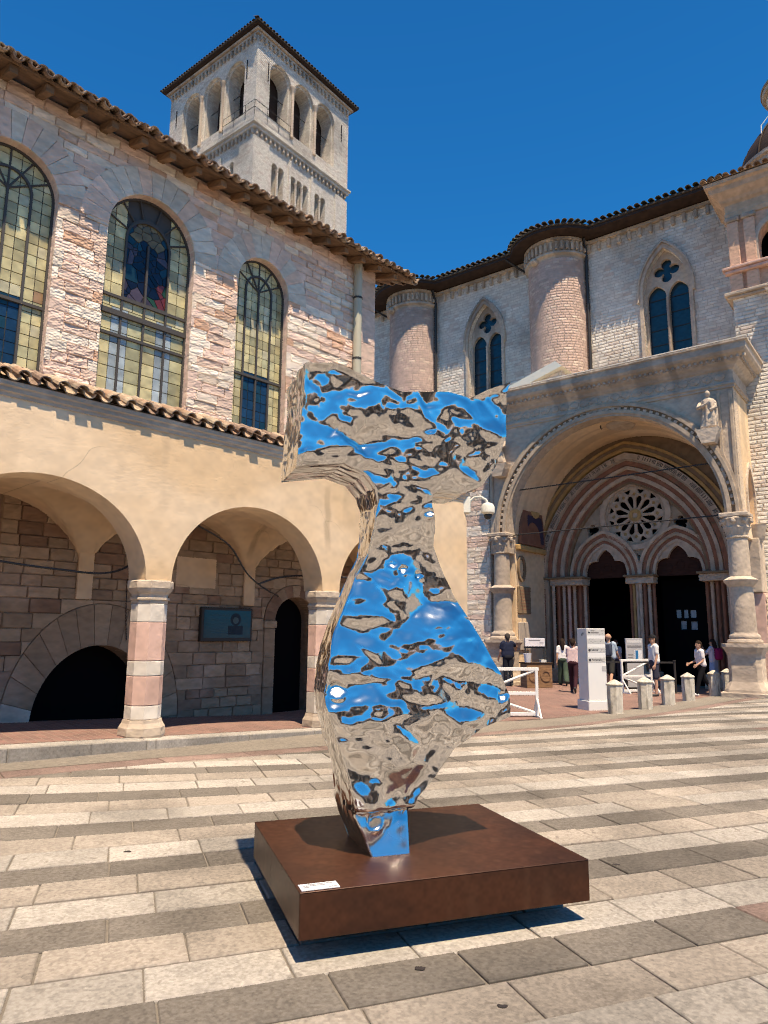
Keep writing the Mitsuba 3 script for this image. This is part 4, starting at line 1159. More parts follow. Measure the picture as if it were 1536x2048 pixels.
rosette_strip(PO + '__mosaic_ring', FR, 1.32, 1.80, .9, 2.9, -.21, .24, .01)
# statues on brackets


def statue(cx, z0, label, flip=1):
    k = thing('statue', label, 'statue', 'carved statues on the porch front')
    H = z1 = 1.0
    prof = np.array([(.20, 0), (.25, .05), (.22, .3), (.20, .5), (.19, .62), (.215, .78), (.17, .9), (.075, .97), (.07, 1.0)])
    v, f = lathe(prof, 40)
    an = np.arctan2(v[:, 1], v[:, 0])
    fold = 1 + .13 * np.sin(an * 7 + v[:, 2] * 5 * flip) * (1 - sstep(.7, .95, v[:, 2])) + .25 * (meshkit.noise(np.stack([an * 2, v[:, 2] * 7, an * 0 + cx], 1)) - .5)
    v[:, 0] *= fold; v[:, 1] *= fold * .8
    v[:, 0] += flip * .08 * np.sin(v[:, 2] * 3.0)
    c = np.array([cx, -.20, z0])
    add(k + '__robe', (v + c, f), 'm_carved', FB, smooth=45)
    sp = trimesh.creation.icosphere(2, .09); hv = sp.vertices * [.9, 1, 1.25]
    add(k + '__head', (hv + c + [flip * .04, -.04, 1.09], np.array(sp.faces)), 'm_carved', FB, smooth=True)
    add(k + '__arm', tube([c + [-.2, 0, .82], c + [-.24, -.14, .66], c + [-.06, -.24, .68], c + [.06, -.24, .74]], [.065, .06, .05, .035], 8), 'm_carved', FB, smooth=True)
    add(k + '__arm', tube([c + [.2, 0, .82], c + [.25, -.10, .62], c + [.12, -.22, .52]], [.065, .06, .04], 8), 'm_carved', FB, smooth=True)
    return k


s1 = statue(-4.86, 7.80, 'carved stone figure of a robed man standing at the right corner of the porch front', 1)
s2 = statue(-12.02, 7.70, 'carved stone figure at the left corner of the porch front, beside the mirror sculpture', -1)
for cx, z in ((-4.86, 7.80), (-12.02, 7.70)):
    add(PO + '__statue_bracket', extrude(sg.Polygon([(cx - .34, z - .02), (cx + .34, z - .02), (cx + .28, z - .22), (cx + .18, z - .48), (cx - .18, z - .48), (cx - .28, z - .22)]), -.42, -.004), 'm_carved', FB)

# ---------------------------------------------------------------- gothic portal
GP = thing('portal', 'pointed Gothic double doorway with rose window and striped marble mouldings inside the porch', 'doorway')
GC, GZ, GS, GH = -8.5, 3.75, 3.97, 4.95
TP = 3.0
def gband(d0, d1, z0=GZ): return pointed(GC, GZ, GS, GH, z0, 24, d0).difference(pointed(GC, GZ, GS, GH, z0 - .1, 24, d1))
bk = rect(-12.4, -4.6, 3.75, 8.95).difference(pointed(GC, GZ, GS, GH, 3.0, 24, .0))
add(GP + '__fresco_wall', extrude(bk, TP - .02, TP + .3), 'm_marble', FB, tint=(4.01, .2))
bands = [(0.0, .10, -.10, 2), (.10, .24, -.05, 4), (.24, .35, -.09, 2), (.41, .64, -.02, 0), (.64, .70, .03, 3), (.70, .87, .06, 1), (.89, 1.02, .06, 0), (1.02, 1.17, .17, 1), (1.17, 1.32, .19, 0), (1.32, 1.42, .28, 1), (1.42, 1.50, .30, 4)]
for d0, d1, t, c in bands:
    add(GP + '__archivolt', extrude(gband(d0 + .003, d1 - .003), TP + t, TP + .62), 'm_marble', FB, tint=(c + .01, .5))
add(GP + '__archivolt_bed', extrude(gband(.0, 1.5), TP + .60, TP + .66), 'm_marble', FB, tint=(4.01, .3))


def on_arc(d, zfrac, right):
    """point and angle on the band centre d; zfrac 0 springing .. 1 apex"""
    R = (GH * GH + GS * GS) / (2 * GS); o = GS - R; R -= d
    th = zfrac * math.atan2(math.sqrt(R * R - o * o), -o)
    x = o + R * math.cos(th); z = R * math.sin(th)
    return (GC + x if right else GC - x), GZ + z, (th if right else math.pi - th)


def letter(ch, d, zf, right, hgt, t, tint, base):
    x, z, th = on_arc(d, zf, right)
    m = meshkit.text_mesh(ch, hgt, .008, bold=True); v = np.array(m.vertices); w = v[:, 0].max()
    a = (th - math.pi / 2)
    lx, lz = v[:, 0] - w / 2, v[:, 1] - hgt / 2
    add(base, (np.stack([x + lx * math.cos(a) - lz * math.sin(a), TP + t - v[:, 2], z + lx * math.sin(a) + lz * math.cos(a)], 1), np.array(m.faces)), 'm_marble', FB, tint=(tint, .1))


for zf, ch in zip(np.linspace(.86, .30, 16), 'OVARDIANA HICTVA'):
    if ch != ' ': letter(ch, .785, zf, True, .15, .058, 4.01, GP + '__red_band_letter')
r = np.random.default_rng(101)
for right in (False, True):
    for zf in np.linspace(.04, .93, 58):
        if r.random() < .1: continue
        x, z, th = on_arc(.525, zf, right); a = th - math.pi / 2
        m = [box(-.034, -.012, -.006, 0, -.075, .075), box(.012, .034, -.006, 0, -.075, .075)]
        if r.random() < .7: m.append(box(-.0135, .0135, -.006, 0, *((-.02, .0) if r.random() < .5 else (.045, .065))))
        v, f = cat(*m[: 1 + int(r.random() * 3)])
        add(GP + '__white_band_mark', (np.stack([x + v[:, 0] * math.cos(a) - v[:, 2] * math.sin(a), TP - .024 + v[:, 1], z + v[:, 0] * math.sin(a) + v[:, 2] * math.cos(a)], 1), f), 'm_lead', FB)
SUB = [(-9.60, 'l'), (-6.98, 'r')]
tymp = pointed(GC, GZ, GS, GH, GZ, 24, 1.5)
RC = (-8.40, 5.97)
subo = [pointed(c, GZ, 1.36, 1.72, GZ - .02) for c, _ in SUB]
t_ = tymp.difference(sg.Point(RC).buffer(1.12, 24))
for s in subo: t_ = t_.difference(s)
def five(cx, cz, rr=.155): return so.unary_union([sg.Point(cx + rr * math.sin(k * 1.2566), cz + rr * math.cos(k * 1.2566)).buffer(rr * .62, 8) for k in range(5)] + [sg.Point(cx, cz).buffer(rr * .6)])
cq = [five(-10.03, 5.50), five(-6.80, 5.56), five(-8.42, 4.40, .09)]
for q in cq: t_ = t_.difference(q)
add(GP + '__tympanum', extrude(t_, TP + .46, TP + .75), 'm_marble', FB, tint=(3.01, .35))
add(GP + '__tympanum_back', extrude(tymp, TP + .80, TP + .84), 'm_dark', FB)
ro = key_for(GP + '__rose_window')
ring = lambda a, b: sg.Point(RC).buffer(b, 32).difference(sg.Point(RC).buffer(a, 32))
add(ro + '__outer_ring', extrude(ring(1.11, 1.30), TP + .36, TP + .46), 'm_marble', FB, tint=(.01, .6))
add(ro + '__inner_ring', extrude(ring(1.02, 1.12), TP + .44, TP + .60), 'm_marble', FB, tint=(3.01, .5))
plate = sg.Point(RC).buffer(1.03, 32)
for k in range(12):
    q = k * math.pi / 6 + .26
    pet = sg.Polygon(np.vstack([[(0.02, .27)], arc_pts(0, .60, .105, .15, -10, 190, 14), [(-.02, .27)]]))
    pet = affinity.translate(affinity.rotate(pet, -math.degrees(q), origin=(0, 0)), *RC); plate = plate.difference(pet)
    dx, dz = math.sin(q + .26), math.cos(q + .26)
    ho = affinity.rotate(sg.box(-.055, -.055, .055, .055), 45 - math.degrees(q + .26), origin=(0, 0)); plate = plate.difference(affinity.translate(ho, RC[0] + dx * .80, RC[1] + dz * .80))
    tri = sg.Polygon([(-.14, .985), (.14, .985), (.05, .86), (0, .81), (-.05, .86)])
    plate = plate.difference(affinity.translate(affinity.rotate(tri, -math.degrees(q), origin=(0, 0)), *RC))
add(ro + '__tracery', extrude(plate, TP + .48, TP + .58), 'm_marble', FB, tint=(.01, .35))
add(ro + '__hub', extrude(ring(.10, .23), TP + .44, TP + .479), 'm_marble', FB, tint=(2.01, .6))
for k in range(12):
    q = k * math.pi / 6 + .52; dx, dz = math.sin(q), math.cos(q)
    add(ro + '__gold_lozenge', extrude(affinity.translate(affinity.rotate(sg.box(-.05, -.05, .05, .05), 45 - math.degrees(q), origin=(0, 0)), RC[0] + dx * .80, RC[1] + dz * .80), TP + .52, TP + .56), 'm_marble', FB, tint=(2.01, .4))
for c, nm in SUB:
    base = key_for(GP + '__door_arch')
    for d0, d1, t, co in ((0, .12, .30, 0), (.12, .24, .36, 1), (.24, .36, .38, 3), (.36, .46, .44, 1), (.46, .56, .45, 0)):
        H = 1.72
        a = pointed(c, GZ, 1.36, H, GZ, 20, d0 + .003).difference(pointed(c, GZ, 1.36, H, GZ - .1, 20, d1 - .003)).intersection(rect(c - 1.31 if nm == 'r' else -13, c + 1.31 if nm == 'l' else 0, 0, 9))
        add(base + '__moulding', extrude(a, TP + t, TP + .72), 'm_marble', FB, tint=(co + .01, .6))
    trefoil = so.unary_union([sg.Point(c - .40, GZ + .12).buffer(.45, 16), sg.Point(c + .40, GZ + .12).buffer(.45, 16), pointed(c, GZ + .42, .36, .58, GZ)]).intersection(rect(c - .84, c + .84, GZ - .01, 9))
    inn = pointed(c, GZ, 1.36, 1.72, GZ, 20, .56)
    add(base + '__trefoil_plate', extrude(inn.difference(trefoil), TP + .50, TP + .66), 'm_marble', FB, tint=(.01, .5))
    lun = key_for(GP + '__wooden_lunette')
    add(lun + '__board', extrude(trefoil.buffer(.03).union(rect(c - .85, c + .85, GZ - .06, GZ + .1)), TP + .665, TP + .72), 'm_timber', FB, tint=(2.01, .5))
    add(lun + '__carved_disc', extrude(sg.Point(c, GZ + .32).buffer(.17).difference(sg.Point(c, GZ + .32).buffer(.11)), TP + .64, TP + .664), 'm_timber', FB, tint=(2.01, .9))
    for s in (-1, 1): add(lun + '__carved_scroll', extrude(sg.Point(c + s * .45, GZ + .2).buffer(.2).difference(sg.Point(c + s * .45, GZ + .2).buffer(.15)), TP + .645, TP + .664), 'm_timber', FB, tint=(2.01, .9))
# impost band and clustered shafts
def shaft_group(xs, cols, depth0, ddepth, sgn):
    for i, (x, co) in enumerate(zip(xs, cols)):
        t = TP + depth0 + ddepth * i
        k = add(GP + '__shaft', lathe([(.075, .30), (.085, .34), (.062, .40), (.06, 1.8), (.06, 3.36), (.075, 3.39), (.06, 3.42)], 12, x, t), 'm_marble', FB, smooth=40, tint=(co + .01, .6))


shaft_group(np.linspace(-11.52, -10.46, 7), [0, 1, 0, 5, 0, 1, 0], .02, .085, 1)
shaft_group(np.linspace(-6.08, -5.14, 6), [1, 0, 1, 1, 0, 5], .52, -.085, 1)
shaft_group([-8.72, -8.58, -8.43], [1, 2, 0], .62, -.10, 1); shaft_group([-8.30, -8.18, -8.04, -7.90], [0, 1, 0, 1], .34, .09, 1)
def leafy(x0, x1, t0, t1, z0, z1, seed):
    m = trimesh.creation.box([x1 - x0, t1 - t0, z1 - z0]).subdivide().subdivide().subdivide().subdivide()
    v = np.array(m.vertices) + [(x0 + x1) / 2, (t0 + t1) / 2, (z0 + z1) / 2]
    n = meshkit.noise(v * 16 + seed) - .5
    v[:, 1] += n * .10; v[:, 0] += n * .03
    return v, np.array(m.faces)


for x0, x1, t0 in ((-11.66, -10.34, .0), (-8.80, -7.80, .25), (-6.2, -5.0, .0)):
    add(GP + '__leaf_capital_band', leafy(x0, x1, TP + t0, TP + .75, 3.43, 3.66, x0), 'm_carved', FB, smooth=35)
    add(GP + '__impost_slab', block(x0 - .06, x1 + .06, TP + t0 - .12, TP + .76, 3.665, 3.745, .02), 'm_marble', FB, tint=(4.01, .4))
    add(GP + '__shaft_plinth', block(x0 - .02, x1 + .02, TP + t0 - .08, TP + .8, -.4, .30, .03), 'm_carved', FB)
for x0, x1 in ((-11.66, -10.40), (-6.14, -5.0)):
    add(GP + '__jamb_back', extrude(sg.Polygon([(x0, 0.3), (x1, .3), (x1, 3.43), (x0, 3.43)]), TP + .56, TP + .74), 'm_marble', FB, tint=(1.01, .4))
add(GP + '__jamb_back', box(-8.72, -7.90, TP + .66, TP + .74, .3, 3.43), 'm_marble', FB, tint=(1.01, .4))
# mosaic pilaster left
add(GP + '__mosaic_pilaster', block(-12.80, -11.70, TP - .06, TP + .3, .0, 3.66, .02), 'm_marble', FB, tint=(3.01, .2))
for x0, x1 in ((-12.62, -12.34), (-12.10, -11.82)):
    add(GP + '__mosaic_panel', box(x0, x1, TP - .068, TP - .061, 1.0, 3.3), 'm_marble', FB, tint=(1.01, .05))
    rosette_strip(GP + '__mosaic_ring', FB, x0 + .005, x1, 1.0, 3.3, TP - .07, .138, .01)
add(GP + '__pilaster_slab', block(-12.9, -11.66, TP - .14, TP + .3, 3.665, 3.75, .02), 'm_marble', FB, tint=(4.01, .4))
add(GP + '__right_pilaster', block(-4.99, -4.6, TP - .0, TP + .3, -.2, 3.66, .02), 'm_marble', FB, tint=(1.01, .6))
add(GP + '__right_pilaster', block(-5.07, -4.95, TP - .1, TP - .001, -.2, 3.66, .02), 'm_marble', FB, tint=(.01, .9))
# dark interior
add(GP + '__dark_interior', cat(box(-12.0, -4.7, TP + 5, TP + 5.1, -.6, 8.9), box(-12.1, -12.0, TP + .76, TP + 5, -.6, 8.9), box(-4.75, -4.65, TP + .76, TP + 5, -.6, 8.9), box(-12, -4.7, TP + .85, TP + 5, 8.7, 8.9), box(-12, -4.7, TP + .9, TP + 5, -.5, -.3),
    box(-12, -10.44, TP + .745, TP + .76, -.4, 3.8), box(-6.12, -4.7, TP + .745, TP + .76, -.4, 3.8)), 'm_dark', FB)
for i, (x, z, w, h) in enumerate([(-7.35, 2.35, .17, .3), (-7.1, 2.35, .15, .3), (-6.85, 2.35, .2, .28), (-7.2, 1.95, .2, .3), (-6.84, 1.93, .22, .3)]):
    add(GP + '__inner_door_pane', box(x - w / 2, x + w / 2, TP + 1.6, TP + 1.62, z - h / 2, z + h / 2), 'm_pane', FB, tint=(4.01, .8))
add(GP + '__inner_door', extrude(rect(-7.9, -6.1, -.3, 3.6).difference(so.unary_union([rect(x - w / 2 - .001, x + w / 2 + .001, z - h / 2, z + h / 2) for x, z, w, h in [(-7.35, 2.35, .17, .3), (-7.1, 2.35, .15, .3), (-6.85, 2.35, .2, .28), (-7.2, 1.95, .2, .3), (-6.84, 1.93, .22, .3)]])), TP + 1.55, TP + 1.6), 'm_dark', FB)

# ---------------------------------------------------------------- side chapel on the right, with loggia, dome and lantern
SC = thing('side_chapel', 'block at the right edge: pale stone wall, pinkish loggia storey, dark dome and lantern', 'building')
TC = 2.0
add(SC + '__wall', box(-4.30, 1.5, TC, TC + 4.5, -.5, 12.78), 'm_white_masonry', FB)
add(SC + '__ledge', cat(block(-4.52, 1.5, TC - .24, TC + 4.5, 12.79, 12.90, .02), block(-4.44, 1.5, TC - .14, TC + 4.5, 12.70, 12.788, .02)), 'm_carved', FB)
log = rect(-4.28, 1.4, 12.9, 16.2).difference(arch_poly(-2.85, 14.55, .55, .6, 13.8)).difference(arch_poly(-.9, 14.55, .55, .6, 13.8))
add(SC + '__loggia_wall', extrude(log, TC + .02, TC + .5), 'm_stone', FB, tint=(4.01, .5))
add(SC + '__loggia_side', box(-4.28, -4.0, TC + .502, TC + 4.4, 12.9, 16.2), 'm_pink_masonry', FB)
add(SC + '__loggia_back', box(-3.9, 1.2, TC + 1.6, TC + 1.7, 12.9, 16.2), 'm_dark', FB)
for x in (-4.30, -3.80, -2.06, -1.55):
    add(SC + '__pilaster', block(x, x + .34, TC - .10, TC + .019, 13.78, 15.45, .02), 'm_stone', FB, tint=(4.01, .7))
    add(SC + '__pilaster_capital', block(x - .05, x + .39, TC - .16, TC + .02, 15.455, 15.62, .03), 'm_carved', FB)
    add(SC + '__pedestal_panel', block(x - .02, x + .36, TC - .12, TC + .019, 12.91, 13.56, .02), 'm_stone', FB, tint=(4.01, .8))
add(SC + '__balcony_moulding', cat(block(-4.45, 1.5, TC - .22, TC + .019, 13.565, 13.68, .02), block(-4.52, 1.5, TC - .30, TC + .018, 13.685, 13.775, .02)), 'm_marble', FB, tint=(5.01, .4))
for c in (-2.85, -.9):
    add(SC + '__arch_moulding', extrude(arch_poly(c, 14.55, .72, .77, 13.8).difference(arch_poly(c, 14.55, .56, .61, 13.7)), TC - .08, TC + .01), 'm_carved', FB)
add(SC + '__bracket', extrude(sg.Polygon([(-3.3, 12.68), (-2.4, 12.68), (-2.55, 12.3), (-2.85, 12.0), (-3.1, 12.3)]), TC - .4, TC - .002), 'm_carved', FB)
CP2 = [(.0, 15.64), (.06, 15.64), (.08, 15.8), (.05, 15.84), (.05, 16.12), (.14, 16.2), (.2, 16.3), (.42, 16.5), (.46, 16.66), (.56, 16.72), (.58, 16.84), (0, 16.86)]
p = np.array(CP2); n = len(p)
rows = [np.stack([-4.28 - p[:, 0], np.full(n, TC + 4.4), p[:, 1]], 1), np.stack([-4.28 - p[:, 0], TC + .02 - p[:, 0], p[:, 1]], 1), np.stack([np.full(n, 1.5), TC + .02 - p[:, 0], p[:, 1]], 1)]
f = np.array([[k * n + i, k * n + i + 1, (k + 1) * n + i + 1, (k + 1) * n + i] for k in range(2) for i in range(n - 1)])
add(SC + '__cornice', (np.vstack(rows), f), 'm_marble', FB, tint=(6.01, .6))
for u in np.arange(-4.85, 1.2, .24):
    add(SC + '__roof_tile', half_tile([u, TC - .1, 17.12], [u, TC - .64, 16.92], [1, 0, 0], [0, -.3, .95], .085, .10, .02, True, 5), 'm_tile', FB, tint=(rng.integers(0, 3) + .01, rng.random()))
add(SC + '__roof', (np.array([[-4.9, TC - .6, 16.88], [1.5, TC - .6, 16.88], [1.5, TC + 4.5, 18.1], [-4.9, TC + 4.5, 18.1]]), np.array([[0, 1, 2, 3]])), 'm_tile', FB, tint=(1.01, .4))
DX, DT = -1.95, 4.0
dm = key_for(SC + '__dome')
add(dm + '__drum', lathe([(2.22, 16.9), (2.22, 17.55), (2.32, 17.6), (2.32, 17.72), (2.1, 17.75)], 40, DX, DT), 'm_carved', FB, smooth=30)
add(dm + '__shell', lathe([(2.1 * math.cos(q), 17.6 + 2.25 * math.sin(q)) for q in np.linspace(0, 1.25, 16)], 40, DX, DT), 'm_timber', FB, smooth=30, tint=(3.01, .5))
for k in range(10):
    q = k * math.pi / 5 + .3
    add(dm + '__rib', tube([(DX + 2.12 * math.cos(e) * math.cos(q), DT + 2.12 * math.cos(e) * math.sin(q), 17.62 + 2.27 * math.sin(e)) for e in np.linspace(0, 1.2, 14)], .035, 6), 'm_timber', FB, smooth=True, tint=(3.01, .9))
ln = key_for(SC + '__lantern')
add(ln + '__drum', lathe([(1.05, 19.3), (1.05, 19.5), (.98, 19.55), (.98, 20.55), (1.08, 20.62), (1.18, 20.75)], 32, DX + .1, DT), 'm_white_masonry', FB, smooth=30)
add(ln + '__cornice', lathe([(1.1, 20.752), (1.3, 20.82), (1.32, 20.95), (1.1, 21.0)], 32, DX + .1, DT), 'm_carved', FB, smooth=30)
add(ln + '__roof', lathe([(1.36, 20.96), (1.36, 21.04), (.9, 21.4), (.02, 21.8)], 32, DX + .1, DT), 'm_tile', FB, smooth=30, tint=(1.01, .4))
add(ln + '__window', extrude(arch_poly(DX - .2, 20.0, .12, .12, 19.65), DT - 1.2, DT - .9), 'm_dark', FB)
add(SC + '__cable', tube([(-3.1, TC + .3, 17.9), (-3.12, TC + .8, 19.2), (-2.9, TC + 1.0, 19.6)], .02, 6), 'm_paint', FB, color=(.4, .4, .4))

# ---------------------------------------------------------------- bell tower
BT = thing('bell_tower', 'square pale stone bell tower with three arched belfry openings on each side', 'tower')
TWD, THD = 10.1, 9.75


def mbox(x0, x1, y0, y1, z0, z1): return m3.Manifold.cube([x1 - x0, y1 - y0, z1 - z0]).translate([x0, y0, z0])
def mext_front(poly, y0, y1):
    cs = m3.CrossSection([np.asarray(sg.polygon.orient(poly).exterior.coords)[:-1]])
    return m3.Manifold.extrude(cs, y1 - y0).rotate([90, 0, 0]).translate([0, y1, 0])
def mext_side(poly, x0, x1):
    cs = m3.CrossSection([np.asarray(sg.polygon.orient(poly).exterior.coords)[:-1]])
    return m3.Manifold.extrude(cs, x1 - x0).rotate([90, 0, 90]).translate([x0, 0, 0])


bel = mbox(-TWD, 0, 0, THD, 36.6, 43.2) - mbox(-TWD + 1.3, -1.3, 1.3, THD - 1.3, 36.9, 43.0)
ZB_, ZSP = 37.3, 40.95
for c in (-7.35, -4.85, -2.35):
    o = arch_poly(c, ZSP, .93, .95, ZB_, 24)
    bel -= mext_front(o, -1, THD + 1)
    bel -= mext_front(arch_poly(c, ZSP, 1.08, 1.1, ZB_, 24), -1, .22)
for c in (2.3, 4.65, 7.05):
    bel -= mext_side(arch_poly(c, ZSP, .90, .95, ZB_, 24), -TWD - 1, 1)
    bel -= mext_side(arch_poly(c, ZSP, 1.05, 1.1, ZB_, 24), -.22, 1)
add(BT + '__belfry', bel, 'm_white_masonry', FT)
low = mbox(-TWD + .12, -.12, .12, THD - .12, 20, 35.70)
for c, n_ in ((2.42, 2), (4.58, 3), (6.8, 2)):
    for k in range(n_):
        w = .46; x = c + (k - (n_ - 1) / 2) * .64
        low -= mext_side(arch_poly(x, 33.9, .275, .30, 30.0, 14), -1.1, .5)
for c, n_ in ((-2.4, 1), (-5.0, 3), (-7.6, 2)):
    for k in range(n_):
        x = c + (k - (n_ - 1) / 2) * .64
        low -= mext_front(arch_poly(x, 33.9, .24, .28, 30.0, 14), -.5, 1.1)
add(BT + '__bell_frame', box(-8.72, -1.38, 1.38, 8.37, 36.95, 42.9), 'm_timber', FT, tint=(3.01, .4))
add(BT + '__lower_wall', low, 'm_white_masonry', FT)
for c, n_ in ((2.42, 2), (4.58, 3), (6.8, 2)):
    for k in range(n_ - 1):
        x = c + (k - (n_ - 1) / 2) * .64 + .32
        add(BT + '__window_colonnette', lathe([(.09, 30.0), (.085, 33.4), (.08, 33.45), (.16, 33.75), (.16, 33.82)], 10, -.26, x), 'm_carved', FT, smooth=40)
# pilaster strips of the lower stage and corbel tables
for x0, x1 in ((-TWD, -TWD + 1.0), (-6.35, -5.95), (-3.9, -3.5), (-1.5, 0)):
    add(BT + '__pilaster', box(x0 + .002, x1 - .002, -.0, .119, 22, 35.0 if x1 < 0 else 35.2), 'm_white_masonry', FT)
for y0, y1 in ((0, 1.45), (3.3, 3.62), (5.58, 5.9), (8.3, THD)):
    add(BT + '__pilaster', box(-.119, 0, y0 + .122, y1 - .002, 22, 35.2), 'm_white_masonry', FT)
for base, z0, out in (('__string_corbel', 35.30, .12), ('__eaves_corbel', 42.6, 0)):
    for u in np.arange(-TWD + .25, -.1, .42):
        add(BT + base, block(u - .09, u + .09, out - .2, out - .002 if out == 0 else out, z0 + .05, z0 + .46, .04), 'm_carved', FT)
    for t in np.arange(.25, THD, .42):
        add(BT + base, block(-out + .002 if out == 0 else -out, .2 - out, t - .09, t + .09, z0 + .05, z0 + .46, .04), 'm_carved', FT)
add(BT + '__string_course', cat(block(-TWD - .1, .12, -.12, THD + .1, 35.78, 35.98, .03), block(-TWD - .22, .26, -.26, THD + .22, 35.985, 36.18, .04), block(-TWD - .02, .02, -.02, THD + .02, 36.185, 36.595, .03)), 'm_white_masonry', FT)
add(BT + '__upper_moulding', cat(block(-TWD - .14, .14, -.14, THD + .14, 43.08, 43.25, .03), block(-TWD - .3, .3, -.3, THD + .3, 43.255, 43.42, .04)), 'm_carved', FT)
for c in (-6.1, -3.6): add(BT + '__belfry_shaft', lathe([(.16, 37.0), (.13, 37.2), (.12, 40.6), (.13, 40.65), (.22, 41.0), (.22, 41.1)], 12, c, -.04), 'm_carved', FT, smooth=40)
for c in (3.47, 5.85): add(BT + '__belfry_shaft', lathe([(.16, 37.0), (.13, 37.2), (.12, 40.6), (.13, 40.65), (.24, 41.0), (.24, 41.1)], 12, .04, c), 'm_carved', FT, smooth=40)
for c in (-7.35, -4.85, -2.35): add(BT + '__tie_bar', tube([(c - 1, .7, 39.9), (c, .7, 39.9), (c + 1, .7, 39.9)], .03, 6), 'm_iron', FT)
for c in (2.3, 4.65, 7.05): add(BT + '__tie_bar', tube([(-.7, c - 1, 39.9), (-.7, c, 39.9), (-.7, c + 1, 39.9)], .03, 6), 'm_iron', FT)
for x, y in ((-9.2, -.03), (-1.0, -.03)): add(BT + '__wall_anchor', box(x - .025, x + .025, y - .04, y + .025, 40.0, 41.5), 'm_iron', FT)
for y in (1.05, 8.9): add(BT + '__wall_anchor', box(.0, .06, y - .025, y + .025, 40.0, 41.5), 'm_iron', FT)
add(BT + '__eaves_board', cat(box(-TWD - .5, .5, -.5, THD + .5, 43.44, 43.52)), 'm_timber', FT, tint=(3.01, .5))
cx, cy, e = -TWD / 2, THD / 2, .58
pv = np.array([[-TWD - e, -e, 43.53], [e, -e, 43.53], [e, THD + e, 43.53], [-TWD - e, THD + e, 43.53], [cx, cy, 45.6], [-TWD - e, -e, 43.62], [e, -e, 43.62], [e, THD + e, 43.62], [-TWD - e, THD + e, 43.62]])
add(BT + '__roof', (pv, np.array([[5, 6, 4], [6, 7, 4], [7, 8, 4], [8, 5, 4], [0, 2, 1], [0, 3, 2], [0, 1, 6], [0, 6, 5], [1, 2, 7], [1, 7, 6]])), 'm_tile', FT, tint=(3.01, .6))
for u in np.arange(-TWD - e, e, .30):
    add(BT + '__roof_tile', half_tile([u, -e + .4, 43.86], [u, -e - .06, 43.62], [1, 0, 0], [0, 0, 1], .10, .115, .02, True, 4), 'm_tile', FT, tint=(3.01, rng.random()))
for t in np.arange(-e, THD + e, .30):
    add(BT + '__roof_tile', half_tile([e - .4, t, 43.86], [e + .06, t, 43.62], [0, 1, 0], [0, 0, 1], .10, .115, .02, True, 4), 'm_tile', FT, tint=(3.01, rng.random()))
# small corner railing
rl = key_for(BT + '__railing')
for zz in (37.15, 37.7): add(rl + '__rail', tube([(-3.2, -.18, zz), (-1.5, -.18, zz), (.18, -.18, zz), (.18, 1.4, zz), (.18, 3.2, zz)], .022, 6), 'm_iron', FT)
for x, y in ((-3.2, -.18), (-2.0, -.18), (-.8, -.18), (.18, -.18), (.18, 1.0), (.18, 2.1), (.18, 3.2)): add(rl + '__post', tube([(x, y, 36.55), (x, y, 37.7)], .022, 6), 'm_iron', FT)

# ---------------------------------------------------------------- the square behind the viewer (seen in the mirror steel)
FO = Frame(-dA, nA, nA * 15.0)
OB = thing('opposite_arcade', 'low arcaded building lining the other side of the square behind the viewer', 'building')
po = rect(-9, 40, -.3, 4.5)
for c in np.arange(-7.0, 39, 3.6): po = po.difference(arch_poly(c, 2.5, 1.4, 1.3, -.4))
add(OB + '__front_wall', extrude(po, 0, .5), 'm_plaster', FO)
add(OB + '__back_wall', box(-9, 40, 3.4, 3.8, -.3, 4.4), 'm_stone', FO, tint=(7.01, .4))
add(OB + '__roof', cat((np.array([[-9.4, -.5, 4.4], [40.4, -.5, 4.4], [40.4, 4.4, 5.6], [-9.4, 4.4, 5.6]]), np.array([[0, 1, 2, 3]])), box(-9.4, 40.4, -.5, -.4, 4.28, 4.42)), 'm_tile', FO, tint=(1.01, .5))
GB = thing('end_building', 'plain stone building closing the far end of the square behind the viewer', 'building')
FG = Frame(-nA, -dA, dA * -44.0)
pg = rect(-10.5, 10.5, -.5, 7.5).difference(arch_poly(0, 3.0, 2.0, 1.8, -.6))
for x in (-7, -4, 4, 7): pg = pg.difference(rect(x - .5, x + .5, 4.6, 6.2))
add(GB + '__front_wall', extrude(pg, 0, .6), 'm_white_masonry', FG)
add(GB + '__window_back', box(-10.4, 10.4, 1.2, 1.3, -.5, 7.4), 'm_dark', FG)
add(GB + '__roof', cat((np.array([[-11, -.6, 7.5], [11, -.6, 7.5], [11, 6, 9.4], [-11, 6, 9.4]]), np.array([[0, 1, 2, 3]])), box(-11, 11, -.6, -.5, 7.38, 7.52)), 'm_tile', FG, tint=(1.01, .5))

# ---------------------------------------------------------------- street furniture
def gp(x, y): return np.array([x, y, float(gz(x, y))])


def turn(v, ang, o):
    c, s = math.cos(ang), math.sin(ang); v = np.asarray(v, float)
    return np.stack([v[:, 0] * c - v[:, 1] * s + o[0], v[:, 0] * s + v[:, 1] * c + o[1], v[:, 2] + o[2]], 1)


class Put:
    """frame turned about z at a point of the ground"""
    def __init__(s, x, y, ang=0.0): s.o = gp(x, y); s.a = ang
    def __call__(s, v): return turn(v, s.a, s.o)


def f_boll(p, n, uv):
    g = FBM(p.x * 16, p.y * 16, p.z * 9, 3); s = N(p.x * 22, p.y * 22, p.z * 2.2)
    c = C3(.62, .57, .47) * (.62 + .6 * g)
    return mikit.mix(c, C3(.24, .21, .16), .75 * SS(.52, .75, s) * SS(.95, .2, p.z - uv.y))


